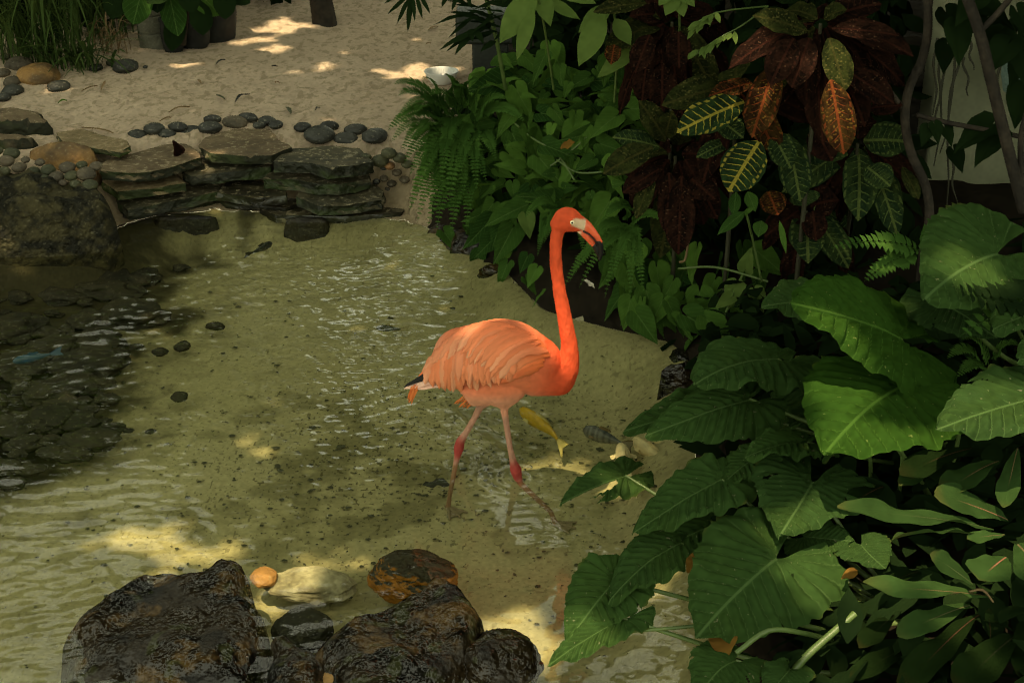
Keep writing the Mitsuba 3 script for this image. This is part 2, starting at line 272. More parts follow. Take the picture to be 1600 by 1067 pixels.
# water: one rippled sheet
wx, wy = np.arange(-3.3, 1.5, 0.0105), np.arange(3.2, 8.8, 0.0105)
WX, WY = np.meshgrid(wx, wy, indexing='ij')
rng = np.random.default_rng(11)
p3 = np.stack([WX, WY, 0 * WX], -1)
amp = 0.10 + 0.62 * sstep(-0.2, -1.7, WX + 0.25 * (WY - 4.0)) * sstep(5.4, 4.4, WY) + 0.6 * np.exp(-((WX + 0.75) / 0.55) ** 2 - ((WY - 6.3) / 1.5) ** 2) + 0.35 * sstep(6.6, 7.6, WY) * sstep(.2, -.4, WX)
amp += .9 * np.exp(-((WX + 1.95) / .3) ** 2 - ((WY - 6.6) / .7) ** 2) + .9 * np.exp(-((WX + 1.4) / .3) ** 2 - ((WY - 7.1) / .7) ** 2)
amp *= 0.45 + 1.1 * meshkit.fbm(p3 * 1.6, 3, 9)
wz = 0
for k in range(34):
    lam = 0.045 * (3.6 ** rng.uniform(0, 1)); th = rng.normal(1.45, 0.55); kx, ky = np.cos(th) * 2 * np.pi / lam, np.sin(th) * 2 * np.pi / lam
    wob = 0.10 * meshkit.noise(p3 * 2.3, 100 + k)
    wz = wz + 0.0055 * lam * np.sin(kx * (WX + wob) + ky * (WY + wob) + rng.uniform(0, 6.28)) * (0.3 + 1.4 * meshkit.noise(p3 * 1.9, 50 + k))
ring = 0
for lx, ly in ((809, 746), (713, 722)):            # rings where the legs of the bird cut the surface
    q = at(lx, ly, z=0); rr = np.hypot(WX - q[0], WY - q[1]); ring = ring + .0011 * np.sin(rr * 2 * np.pi / .05) * np.exp(-rr / .10)
WZ = ring + wz * amp + 0.0012 * (meshkit.fbm(p3 * np.array([16, 28, 1]), 2, 21) - 0.5) * amp
wv = np.stack([WX, WY, WZ], -1).reshape(-1, 3)
structure('pond_water', (wv, grid_faces(len(wx), len(wy))), 'water_m')

# ---------------------------------------------------------------- stones
def rock(c, size, rot=0.0, seed=0, rough=0.18, sub=3, freq=1.6, flat=0.0):
    m = trimesh.creation.icosphere(subdivisions=sub); v = np.array(m.vertices)
    n = meshkit.fbm(v * freq + seed * 3.17, 4, seed) - 0.5
    v = v * (1 + rough * 2 * n)[:, None]
    if flat: v[:, 2] = np.sign(v[:, 2]) * np.abs(v[:, 2]) ** (1 + flat) * (1 + 0.0 * flat)
    v = v * np.asarray(size) / 2.0
    a, b = math.cos(rot), math.sin(rot)
    v = np.stack([v[:, 0] * a - v[:, 1] * b, v[:, 0] * b + v[:, 1] * a, v[:, 2]], -1)
    return v + np.asarray(c), np.array(m.faces)
def pebble(name, label, px, py, w, h, mat, seed, z=None, group=None, rough=0.12, hz=0.55, sub=3, cat='stone'):
    """a stone whose picture is about w x h pixels, lying on the ground"""
    p = at(px, py, z=0.3 if z is None else z)
    if z is None:
        for _ in range(4): p = at(px, py, z=float(height(p[0], p[1])) + 0.02)
    s = mpp(p); W = w * s
    el = math.atan2(H - p[2], p[1]); dep = max(min((h * s - 0.35 * W * hz * math.cos(el)) / math.sin(el), 1.2 * W), 0.45 * W)
    return whole(name, label, cat, rock(p, (W, dep, W * hz), 0.25 * math.sin(seed * 5.1), seed, rough, sub), mat, group=group)
def outline_rock(poly, zb, zt, rough=0.05, step=0.022, dome=0.22, seed=0, zpoly=None, freq=5.0):
    ys = [q[1] for q in poly]; y_a, y_b = min(ys), max(ys)
    fl = at(poly[0][0], y_a, z=zb)[1] - at(poly[0][0], y_b, z=zb)[1]; ym = at(poly[0][0], (y_a + y_b) / 2, z=zb)[1]; kz = min(.96, .55 * fl / ((zt - zb) * ym / (H - zb)))
    w = np.array([at(x, y, z=zb + kz * (zt - zb) * min(1, 1.25 * (y_b - y) / (y_b - y_a)) if zpoly is None else zpoly)[:2] for x, y in poly])
    pg = Polygon(w).buffer(0.03).buffer(-0.03)
    pg = max(getattr(pg, 'geoms', [pg]), key=lambda g: g.area)
    x0, y0, x1, y1 = pg.bounds
    gx_, gy_ = np.meshgrid(np.arange(x0, x1, step), np.arange(y0, y1, step)); pts = np.stack([gx_.ravel(), gy_.ravel()], -1)
    r = np.random.default_rng(seed); pts = pts + r.uniform(-0.3, 0.3, pts.shape) * step
    pts = pts[shapely.contains(pg.buffer(-step * 0.5), shapely.points(pts))]
    L = pg.exterior.length; bd = np.array([pg.exterior.interpolate(t).coords[0] for t in np.arange(0, L, step)])
    q = np.vstack([bd, pts]); d = shapely.distance(pg.exterior, shapely.points(q))
    tri = Delaunay(q).simplices; c = q[tri].mean(1); tri = tri[shapely.contains(pg, shapely.points(c))]
    a, b_, c_ = q[tri[:, 0]], q[tri[:, 1]], q[tri[:, 2]]
    flip = (b_[:, 0] - a[:, 0]) * (c_[:, 1] - a[:, 1]) - (b_[:, 1] - a[:, 1]) * (c_[:, 0] - a[:, 0]) < 0; tri[flip] = tri[flip][:, ::-1]
    fy = (q[:, 1] - y0) / (y1 - y0); t = np.clip(d / np.minimum(dome * (1 - fy) + .04 * fy, .75 * d.max()), 0, 1); prof = np.sqrt(1 - (1 - t) ** 2.2)
    p = np.stack([q[:, 0], q[:, 1], 0 * d], -1)
    z = zb + (zt - zb) * prof * (0.78 + 0.44 * meshkit.fbm(p * 2.4, 2, seed)) + rough * 2 * (meshkit.fbm(p * freq, 4, seed + 3) - 0.5) * np.minimum(1, t * 3)
    skirt = len(bd); v = np.vstack([np.column_stack([q, z]), np.column_stack([bd, np.full(skirt, min(zb - 0.12, -0.3))])])
    i = np.arange(skirt); j = (i + 1) % skirt; n0 = len(q)
    ccw = Polygon(bd).exterior.is_ccw
    s = np.vstack([np.stack([i, n0 + i, n0 + j], 1), np.stack([i, n0 + j, j], 1)])
    return v, np.vstack([tri, s if ccw else s[:, ::-1]])
def flagstone(poly, z, th, seed, label, mat, name='flagstone', cat='flagstone'):
    w = np.array([at(x, y, z=z)[:2] for x, y in poly])
    pg = Polygon(w).buffer(0.02, join_style=1).buffer(-0.02)
    th *= .66
    m = m3.CrossSection([np.array(pg.exterior.coords[:-1])]).extrude(th)
    if m.volume() < 1e-6: m = m3.CrossSection([np.array(pg.exterior.coords[:-1])[::-1]]).extrude(th)
    mm = m.refine_to_length(0.028).to_mesh(); v, f = np.array(mm.vert_properties[:, :3], float), np.array(mm.tri_verts)
    tm = trimesh.Trimesh(v, f, process=True); v = np.array(tm.vertices); n = np.array(tm.vertex_normals)
    side = 1 - np.abs(n[:, 2])
    v[:, 2] += z - th
    k = 2 * (meshkit.fbm(v * np.array([9, 9, 30]), 4, seed) - 0.5)
    v += n * (k * (0.010 + 0.02 * side))[:, None]
    lay = meshkit.noise(np.stack([v[:, 0] * 2, v[:, 1] * 2, v[:, 2] * 60], -1), seed + 5) - 0.5
    v[:, :2] += n[:, :2] * (lay * 0.022)[:, None]
    v[:, 2] += 0.02 * (meshkit.fbm(v * np.array([3, 3, 0]), 2, seed + 9) - 0.5)
    return whole(name, label, cat, (v, np.array(tm.faces)), mat, smooth=35)

FL = [
 ([(310, 229), (321, 215), (347, 205), (386, 200), (421, 201), (436, 219), (455, 231), (424, 243), (385, 244), (330, 240)], .34, .085, 'large tan flagstone, highest of the stack, behind the mossy ones', 'slab_m'),
 ([(158, 257), (179, 245), (250, 228), (278, 226), (292, 227), (311, 241), (313, 247), (268, 260), (234, 268), (215, 270), (158, 268)], .31, .085, 'tan flagstone that carries the dark curled leaf', 'slab_m'),
 ([(427, 253), (456, 233), (520, 230), (562, 233), (583, 252), (551, 260), (512, 264), (486, 256)], .31, .10, 'rough grey flagstone below the largest dark river stone', 'moss_slab_m'),
 ([(284, 266), (315, 247), (384, 248), (428, 251), (422, 262), (376, 269), (317, 272), (298, 275)], .235, .095, 'mossy green flagstone in the middle of the stack', 'moss_slab_m'),
 ([(411, 280), (428, 266), (490, 266), (529, 271), (575, 268), (578, 279), (529, 288), (495, 287), (465, 281)], .20, .10, 'dark flagstone with a yellowish front edge, second from the top on the right', 'moss_slab_m'),
 ([(158, 283), (170, 274), (278, 272), (290, 288), (238, 296), (183, 300)], .195, .075, 'smooth tan flagstone with a bright green mossy edge', 'tan_slab_m'),
 ([(183, 313), (280, 293), (340, 284), (346, 299), (300, 309), (200, 328)], .105, .09, 'long mossy ledge under the smooth tan flagstone', 'moss_slab_m'),
 ([(340, 302), (355, 284), (395, 283), (445, 293), (447, 306), (396, 310)], .125, .08, 'dark wet slab under the dark mossy flagstone in the middle', 'wet_slab_m'),
 ([(463, 309), (473, 297), (540, 297), (583, 287), (600, 299), (596, 312), (538, 320), (497, 322)], .115, .09, 'rough grey wet slab just above the water, right of the stack', 'moss_slab_m'),
 ([(185, 322), (290, 310), (348, 302), (355, 312), (262, 326), (192, 336)], .03, .06, 'lowest dark ledge at the waterline beside the mossy boulder', 'wet_slab_m'),
 ([(335, 304), (440, 300), (478, 314), (446, 326), (352, 317)], .04, .06, 'flat brown wet ledge at the waterline in the middle', 'wet_slab_m'),
 ([(405, 326), (466, 314), (600, 310), (640, 318), (628, 333), (540, 338), (430, 336)], .025, .07, 'wide dark wet ledge at the waterline on the right', 'wet_slab_m'),
 ([(88, 208), (128, 202), (200, 221), (204, 229), (186, 239), (150, 232), (100, 224)], .375, .05, 'thin tan slab half buried in sand behind the orange rock', 'tan_slab_m'),
]
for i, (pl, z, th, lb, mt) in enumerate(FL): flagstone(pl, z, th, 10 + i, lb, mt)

RIVER = [ # px, py, w, h
 (214, 212, 32, 16, 'leftmost dark river stone of the row on the sand'), (241, 202, 34, 16, 'dark oval river stone, second from the left in the row'), (278, 199, 31, 12, 'dark stone behind the broad one, left part of the row'),
 (260, 210, 30, 12, 'small dark stone squeezed between larger ones, left part of the row'), (296, 208, 38, 21, 'broad dark river stone behind the dark curled leaf'), (328, 200, 37, 14, 'grey speckled river stone behind the highest tan flagstone, left side'),
 (332, 187, 28, 8, 'thin dark stone set back on the sand above the speckled one'), (367, 192, 41, 15, 'brownish flat river stone behind the highest tan flagstone'), (387, 185, 33, 11, 'flat dark stone touching the brownish one from behind'),
 (417, 189, 27, 12, 'dark stone in the cluster of three, furthest back'), (405, 196, 21, 8, 'smallest stone in the cluster of three behind the tan flagstone'), (431, 195, 23, 15, 'dark round stone, rightmost in the cluster of three'),
 (473, 199, 27, 13, 'blocky dark stone left of the big river stone'), (462, 211, 25, 9, 'flat small dark stone beside the sand gap'), (499, 211, 47, 25, 'biggest dark river stone of the row'),
 (514, 198, 31, 12, 'dark stone partly hidden behind the biggest river stone'), (556, 204, 37, 14, 'dark stone lying on top of two others near the fern'), (540, 219, 42, 18, 'broad dark stone with a white pebble beside it'),
 (586, 213, 40, 27, 'rightmost dark river stone, touching the fern')]
for i, (x, y, w, h, lb) in enumerate(RIVER):
    pebble('river_stone', lb, x, y, w, h, 'pebble_warm_m' if i in (7,) else 'pebble_m', 31 + i, group='dark river stones in a row on the sand')
pebble('white_pebble', 'small white pebble among the dark river stones', 561, 221, 10, 9, 'white_stone_m', 3, sub=2)
# gravel at the right end of the steps
GR = [(572, 246, 18, 9, 'pebble_green_m', 'greenish flat pebble on the end of the rough grey flagstone'), (594, 252, 28, 14, 'pebble_green_m', 'mossy green stone right of the rough grey flagstone'), (609, 259, 18, 18, 'orange_pebble_m', 'round orange pebble at the right end of the stone steps'),
      (600, 279, 14, 16, 'pebble_warm_m', 'brown pebble below the round orange one'), (636, 257, 18, 19, 'pebble_green_m', 'olive stone beside the fern, right of the orange pebble'), (612, 287, 15, 12, 'pebble_warm_m', 'dark brown pebble above the yellow-brown one'),
      (623, 298, 18, 18, 'orange_pebble_m', 'yellow-brown pebble near the waterline, below the others'), (636, 306, 21, 20, 'pebble_green_m', 'grey-green stone under the hanging fern frond'), (606, 296, 13, 11, 'pebble_warm_m', 'small tan pebble left of the yellow-brown one'),
      (588, 284, 13, 11, 'pebble_m', 'small dark pebble at the end of the dark flagstone'), (608, 240, 26, 12, 'pebble_green_m', 'flat mossy stone in front of the rightmost river stone'), (624, 247, 22, 12, 'pebble_green_m', 'flat green stone under the fern edge'),
      (620, 270, 16, 13, 'pebble_warm_m', 'reddish brown pebble between orange and olive ones'), (632, 281, 16, 14, 'pebble_warm_m', 'tan pebble tucked under the fern'), (640, 291, 13, 12, 'orange_pebble_m', 'small ochre pebble under the fern'),
      (600, 262, 12, 9, 'pebble_m', 'tiny dark pebble left of the round orange one'), (650, 318, 26, 14, 'sunk_rock_m', 'dark wet stone at the waterline under the fern'), (596, 306, 16, 9, 'sunk_rock_m', 'dark wet pebble at the end of the wet grey slab')]
for i, (x, y, w, h, mt, lb) in enumerate(GR): pebble('pebble', lb, x, y, w, h, mt, 60 + i, z=0.30 - (y - 245) * 0.0042, group='pebbles at the right end of the steps', hz=0.7, sub=2)
# left shore
def lump(name, label, poly, zb, zt, mat, seed, rough=0.03, dome=0.15, cat='rock', freq=5.0, group=None): return whole(name, label, cat, outline_rock(poly, zb, zt, rough, 0.024, dome, seed, freq=freq), mat, smooth=True, group=group)
lump('rock', 'orange ochre rock beside the mossy boulder at left', [(36, 243), (60, 232), (95, 222), (140, 232), (156, 245), (150, 256), (110, 264), (60, 262)], .27, .40, 'orange_rock_m', 2, 0.02)
lump('rock', 'rough brown flat rock at the left edge on the sand', [(-30, 172), (20, 165), (68, 170), (72, 185), (84, 196), (70, 204), (-20, 206)], .36, .45, 'slab_m', 4, 0.03)
lump('rock', 'grey brown flat rock at the left edge below the rougher one', [(-30, 208), (30, 206), (58, 212), (50, 222), (20, 233), (-20, 232)], .33, .40, 'slab_m', 5, 0.02)
lump('boulder', 'large dark mossy boulder at the left edge of the pond', [(-160, 300), (-90, 280), (20, 274), (100, 270), (150, 276), (178, 300), (186, 340), (170, 372), (110, 392), (40, 402), (-160, 410)], -.02, .30, 'boulder_m', 7, 0.10, 0.2, 'boulder', 9)
SP_ = [(60, 120, 66, 34, 'orange_rock_m', 'sunlit orange stone below the grassy clump'), (92, 136, 33, 22, 'pebble_m', 'dark round stone right of the sunlit orange stone'), (196, 104, 38, 24, 'pebble_m', 'dark stone under the edge of the grassy clump'), (54, 79, 20, 18, 'pebble_green_m', 'round pale green stone in front of the grass'),
       (8, 89, 16, 16, 'pebble_green_m', 'small grey green stone at the left edge, level with the grass'), (24, 78, 22, 16, 'pebble_warm_m', 'grey stone between two green ones near the left edge'), (20, 142, 32, 20, 'pebble_m', 'dark stone below and left of the sunlit orange one'), (6, 152, 22, 18, 'pebble_m', 'dark stone cut by the left edge above the brown rock'),
       (20, 128, 28, 16, 'pebble_warm_m', 'brown stone left of the sunlit orange one'), (5, 114, 22, 15, 'pebble_warm_m', 'dull brown stone cut by the left edge'), (30, 102, 44, 18, 'pebble_warm_m', 'long brown stone behind the sunlit orange one'), (227, 105, 8, 5, 'pebble_m', 'tiny dark pebble lying alone on the sand'),
       (175, 98, 18, 16, 'pebble_green_m', 'greenish stone half hidden in the grass clump'), (150, 106, 20, 14, 'pebble_m', 'dark stone in the shade of the grass clump')]
for i, (x, y, w, h, mt, lb) in enumerate(SP_): pebble('shore_stone', lb, x, y, w, h, mt, 90 + i, group='stones below the grassy clump', hz=0.6)
LP = [(75, 266, 24, 16), (105, 262, 26, 15), (88, 277, 24, 16), (112, 275, 22, 14), (68, 280, 20, 14), (98, 286, 14, 9), (135, 272, 30, 20), (118, 288, 18, 12), (52, 268, 20, 12), (30, 262, 22, 13), (10, 252, 26, 12), (18, 240, 26, 12), (6, 268, 20, 14), (45, 283, 16, 12), (150, 260, 20, 12), (140, 290, 26, 16), (-4, 236, 18, 10), (40, 250, 14, 9), (62, 254, 16, 9), (128, 258, 18, 10)]
for i, (x, y, w, h) in enumerate(LP):
    pebble('cobble', 'small rounded cobble in the heap between orange rock and mossy boulder', x, y, w, h, ('pebble_green_m', 'pebble_warm_m', 'pebble_warm_m', 'pebble_green_m')[i % 4], 120 + i, z=0.40 - (y - 240) * 0.0024, group='cobbles between orange rock and mossy boulder', hz=0.7, sub=2)
# rocks in the water, near shore
lump('rock', 'long dark rock lying in shallow water below the steps', [(230, 372), (250, 358), (300, 354), (345, 356), (348, 366), (310, 380), (250, 384)], -.15, .015, 'sunk_rock_m', 21, 0.02, 0.12)
lump('rock', 'round dark rock in shallow water below the wide wet ledge', [(440, 365), (460, 355), (510, 358), (525, 370), (510, 386), (465, 388), (442, 378)], -.15, .01, 'sunk_rock_m', 22, 0.02, 0.12)
lump('rock', 'small dark rock in the water left of the mossy flagstones', [(408, 345), (430, 338), (470, 344), (468, 352), (420, 354)], -.12, .015, 'sunk_rock_m', 23, 0.02, 0.1)
lump('rock', 'dark bank rock under the vines at the back right', [(680, 362), (735, 355), (790, 385), (845, 425), (815, 448), (770, 428), (700, 388)], -.12, .05, 'wet_rock_m', 24, 0.04, 0.2)
lump('rock', 'dark bank rock behind the neck of the flamingo', [(850, 470), (880, 440), (940, 430), (990, 480), (960, 505), (900, 500)], -.1, .14, 'wet_rock_m', 25, 0.05, 0.2)
lump('rock', 'dark bank rock at the right shore under the big leaves', [(1015, 640), (1050, 608), (1090, 590), (1130, 610), (1130, 650), (1060, 668)], -.2, .08, 'wet_rock_m', 26, 0.05, 0.2)
lump('rock', 'dark sunken stone right of the back, with a paler end', [(707, 421), (725, 413), (746, 415), (744, 424), (715, 427)], -.22, -.12, 'sunk_rock_m', 27, 0.02, 0.06)
lump('rock', 'dark oval sunken stone between the back and the bank', [(800, 472), (815, 466), (836, 472), (834, 482), (812, 484)], -.22, -.1, 'sunk_rock_m', 28, 0.02, 0.08)
lump('rock', 'dark bank rock in the shade of the left boulder', [(-100, 395), (10, 398), (90, 402), (120, 420), (60, 440), (-100, 450)], -.24, -.05, 'sunk_rock_m', 29, 0.05, 0.2)
# foreground rocks
lump('foreground_rock', 'large dark rock under rippling water at bottom left', [(85, 1000), (108, 958), (150, 922), (200, 890), (240, 876), (275, 872), (292, 884), (322, 882), (332, 870), (375, 870), (392, 882), (402, 912), (418, 935), (425, 975), (430, 1010), (435, 1150), (250, 1200), (100, 1150)], -.2, .025, 'wet_rock_m', 41, 0.05, 0.3, freq=7)
lump('foreground_rock', 'large black wet rock at the bottom, rising out of the water', [(470, 1010), (512, 975), (560, 946), (620, 918), (680, 892), (722, 904), (748, 928), (768, 960), (762, 1000), (745, 1080), (700, 1200), (500, 1200), (480, 1060)], -.12, .075, 'wet_rock_m', 42, 0.045, 0.25, freq=7)
pebble('foreground_rock', 'small orange stone beside the pale sunlit slab', 412, 902, 42, 34, 'orange_pebble_m', 46, z=-.15, rough=.22, cat='rock', sub=4)
pebble('foreground_rock', 'pale orange rock cut by the bottom edge', 525, 1076, 90, 40, 'orange_rock_m', 49, z=-.02, rough=.2, cat='rock', sub=4)
pebble('foreground_rock', 'small reddish stone on the large submerged rock', 350, 1029, 48, 34, 'orange_rock_m', 50, z=-.0, rough=.25, cat='rock', sub=4)
for lb, x, y, w, h, mt, sd, z, rg, hz in [('rock with an amber orange side behind the black wet rock', 648, 902, 138, 80, 'amber_rock_m', 43, -.13, .22, .55), ('brown mossy rock at the bottom, right of the black wet rock', 780, 1040, 125, 140, 'wet_rock_m', 44, -.02, .3, .7),
        ('pale sunlit slab under water between the dark rocks', 484, 914, 130, 56, 'pale_rock_m', 45, -.19, .34, .3), ('round grey stone between the pale slab and the black wet rock', 474, 985, 96, 70, 'sunk_rock_m', 47, -.10, .2, .6)]:
    pebble('foreground_rock', lb, x, y, w, h, mt, sd, z=z, rough=rg, hz=hz, cat='rock', sub=5)
lump('foreground_rock', 'low dark rock between the two large ones at the bottom', [(410, 985), (440, 972), (480, 990), (525, 1000), (530, 1170), (400, 1170)], -.15, .05, 'wet_rock_m', 48, .05, .2, freq=7)
for i, (x, y, w, h, lb) in enumerate([(700, 366, 70, 26, 'dark wet bank stone under the small pale vine leaves'), (752, 380, 86, 30, 'long dark wet bank stone right of the pale vine leaves'), (800, 408, 84, 40, 'dark wet bank stone between the head and back of the flamingo, upper'), (842, 440, 70, 40, 'dark wet bank stone just left of the neck'),
        (905, 482, 110, 46, 'broad dark wet bank stone right of the neck'), (965, 503, 80, 34, 'dark wet bank stone under the low vine leaves'), (1020, 522, 70, 28, 'dark wet bank stone left of the first elephant ear leaf'), (775, 428, 60, 22, 'dark stone in the shallows in front of the long bank stone'), (1075, 560, 60, 40, 'dark wet bank stone touching the tip of the first elephant ear leaf'), (668, 350, 50, 18, 'small dark wet bank stone below the sword fern')]):
    pebble('bank_stone', lb, x, y, w, h, 'wet_rock_m', 460 + i, z=-.03, rough=.3, hz=.5, cat='stone', sub=4)
# sunken stones at the left edge
rng = np.random.default_rng(5)
zone = Polygon([(-60, 405), (170, 395), (235, 430), (215, 500), (160, 560), (190, 620), (170, 690), (90, 730), (-60, 790)])
n = 0
taken = []
for k in range(900):
    x, y = rng.uniform(-60, 300), rng.uniform(395, 760)
    inside = zone.contains(shapely.Point(x, y)); near = zone.distance(shapely.Point(x, y))
    if not inside and (near > 70 or rng.uniform() > 0.03): continue
    w = rng.uniform(14, 120) if inside else rng.uniform(10, 30)
    if any((x - a) ** 2 + (2 * (y - b)) ** 2 < (0.30 * (w + c)) ** 2 for a, b, c in taken): continue
    taken.append((x, y, w)); n += 1
    pebble('sunken_stone', 'dark stone in the sunken heap along the left edge of the pond' if inside else 'dark stone lying loose on the pond bed near the sunken heap', x, y, w, w * rng.uniform(0.4, 0.55), 'sunk_rock_m', 200 + k, z=-0.20 + 0.02 * rng.uniform(), group='sunken stones at the left' if inside else 'loose dark stones near the sunken heap', rough=0.62, hz=0.38, sub=3)
    if n > 120: break
for i, (x, y, w, h, lb) in enumerate([(180, 538, 40, 18, 'dark sunken stone between the blue fish and the sunlit spot'), (285, 541, 26, 20, 'dark lump on the pond bed below the sunlit spot'), (250, 550, 24, 14, 'smaller dark lump left of the other one below the sunlit spot'), (280, 620, 26, 18, 'dark grey sunken stone, lone, above the bright caustic patch'), (336, 510, 30, 9, 'thin dark sunken stone right of the sunlit spot'), (205, 455, 56, 12, 'long dark sunken stone below the left glitter'), (215, 437, 34, 12, 'dark sunken stone right of the left glitter')]):
    pebble('pond_stone', lb, x, y, w, h, 'sunk_rock_m', 400 + i, z=-0.2, rough=0.3, hz=0.45, sub=2)

# ---------------------------------------------------------------- leaves
def frame(J, axis, N):
    y = nrm(axis); z = nrm(np.asarray(N) - y * np.dot(N, y)); x = np.cross(y, z)
    return np.stack([x, y, z], 1)
def facing(J, axis, up=0.6, cam=0.6, roll=0.0):
    """the blade's normal: between the open sky above and the clearing the camera stands in, turned by roll about the midrib"""
    y = nrm(axis); N = up * np.array([0, 0, 1.0]) + cam * nrm(np.array([0, 0, H]) - J); N = nrm(N - y * np.dot(N, y))
    return N * math.cos(roll) + np.cross(y, N) * math.sin(roll)
EARW = ([0, .03, .10, .2, .3, .42, .55, .68, .8, .9, .96, 1], [.30, .58, .84, .97, 1, .97, .88, .72, .52, .31, .16, 0])
def ear_blade(L, W, ns=60, nt=20, lobe=0.36, fold=0.10, droop=0.22, side=0.10, wave=0.03, quilt=0.026, cup=0.0, twist=0.0, seed=0, cut=None):
    """one elephant-ear blade; x across, y along the midrib from the stalk, z = upper side"""
    r = np.random.default_rng(seed); out = []
    s = -lobe + (1 + lobe) * (np.arange(ns) / (ns - 1)) ** 0.94
    u = (s + lobe) / (1 + lobe)
    w = np.interp(u, *EARW); w = w * (1 + 0.030 * np.cos(2 * np.pi * (s / 0.105)) * (s < .9)) * (1 + 0.05 * (meshkit.noise(np.stack([s * 6, 0 * s, 0 * s + seed], -1), seed) - 0.5))
    parts = []; bend = r.uniform(-.16, .16); nk = [(r.choice((-1, 1)), r.uniform(.05, .75), r.uniform(.5, .8), r.uniform(.06, .16)) for _ in range(int(r.integers(0, 4)))]
    for sg in (-1, 1):
        tin = np.where(s < 0, 0.36 * np.clip(-s / lobe, 0, 1) ** 0.75 * w[0] / 0.30 * 0.62, 0.0); tin = np.minimum(tin, w * 0.97)
        f = np.linspace(0, 1, nt)[None, :]
        t = tin[:, None] + (w - tin)[:, None] * f
        S = np.repeat(s[:, None], nt, 1)
        S = S - 0.03 * (t ** 2)
        parts.append((sg * t, S, f + 0 * S))
    V, UV, FF, base = [], [], [], 0
    ph = r.uniform(0, 6.28, 6)
    for k, (t, S, f) in enumerate(parts):
        a = np.abs(t); q = S - 0.42 * a + 0.10 * a * a
        ang = np.arctan2(S + 1e-4, a * 0.62 + 1e-4)
        p = np.where(q > 0, q / 0.105, (ang - 0.56) / 0.33)
        d = np.abs(p - np.round(p)); bulge = np.sqrt(np.clip(d / 0.5, 0, 1)) * sstep(0, 0.12, a) * (1 - 0.8 * sstep(.8, 1, f))
        x, y = t * W / 2 + bend * W * np.clip(S, 0, 1) ** 2, S * L
        z = quilt * L * 2 * (bulge - 0.5) * sstep(0, .1, a)
        z += fold * a * W / 2 - side * a ** 2.2 * W / 2 - droop * L * np.clip(S, 0, 2) ** 2 * 0.8 - cup * L * np.clip(-S, 0, 1) ** 1.3
        edge = sstep(.55, 1, f)
        z += wave * L * edge * (np.sin(S * 15 + ph[k]) + 0.7 * np.sin(S * 31 + ph[k + 2]) + 0.5 * np.sin(S * 7 + ph[k + 4]))
        z += 0.05 * L * (meshkit.fbm(np.stack([x / L * 2.2, y / L * 2.2, 0 * x + seed * 1.7], -1), 2, seed) - 0.5)
        th = twist * S; x, z = x * np.cos(th) - z * np.sin(th), x * np.sin(th) + z * np.cos(th)
        n, m = t.shape; F_ = grid_faces(n, m)
        if k == 1: F_ = F_[:, ::-1]
        if nk:                                           # torn notches between side veins
            c = np.stack([t.ravel(), S.ravel()], -1)[F_].mean(1); bad = np.zeros(len(F_), bool)
            for sd_, s0, t0, wd_ in nk: bad |= (c[:, 0] * sd_ > t0) & (np.abs(c[:, 1] - s0 - .42 * (np.abs(c[:, 0]) - t0)) < wd_ * (np.abs(c[:, 0]) - t0))
            F_ = F_[~bad]
        if cut is not None:
            c = np.stack([t.ravel(), S.ravel()], -1)[F_].mean(1); F_ = F_[~cut(c[:, 0], c[:, 1])]
        V.append(np.stack([x, y, z], -1).reshape(-1, 3)); UV.append(np.stack([t.ravel() + 10 * (seed % 97), S.ravel()], -1)); FF.append(F_[:, ::-1] + base); base += n * m
    return np.vstack(V), np.vstack(FF), np.vstack(UV)
def place(v, J, R): return v @ R.T + np.asarray(J)
def stalk(parent, ground, J, r0, r1, mat='stem_m', bend=0.25, name='stalk'):
    g, J = np.asarray(ground, float), np.asarray(J, float)
    m = g * 0.5 + J * 0.5 + np.array([0, 0, -0.06])
    part(parent, name, tube([g, g * .7 + m * .3, m, J], [r0, r0 * .9, (r0 + r1) / 2, r1], 7, 4), mat)
EARS = {}
def ear_leaf(parent, J, Yj, tip, Yt, wpx, root, up=0.6, cam=0.6, roll=0.0, mat='ear_m', seed=0, st=True, label=None, **kw):
    Jp, Tp = at(*J, Y=Yj), at(*tip, Y=Yt)
    L = np.linalg.norm(Tp - Jp); W = wpx * mpp(Jp)
    R = frame(Jp, Tp - Jp, facing(Jp, Tp - Jp, up, cam, roll))
    dr_ = kw.get('droop', 0.22)
    th = math.atan(dr_ * 0.8 * 0.75); c, s = math.cos(th), math.sin(th)      # the chord, not the first tangent, runs from stalk to tip
    R = R @ np.array([[1, 0, 0], [0, c, -s], [0, s, c]])
    v, f, uv = ear_blade(L * 1.02, W, seed=seed, **kw)
    part(parent, 'leaf', (place(v, Jp, R), f), mat, True, uv, label=label)
    if st and root is not None: stalk(parent, root, Jp - R[:, 2] * 0.004, 0.013, 0.006)

def gpt(px, py, dz=0.0):
    p = at(px, py, z=0.1)
    for _ in range(4): p = at(px, py, z=float(height(p[0], p[1])))
    return p + np.array([0, 0, dz])
def gxy(x, y, dz=-0.03): return np.array([x, y, float(height(x, y)) + dz])

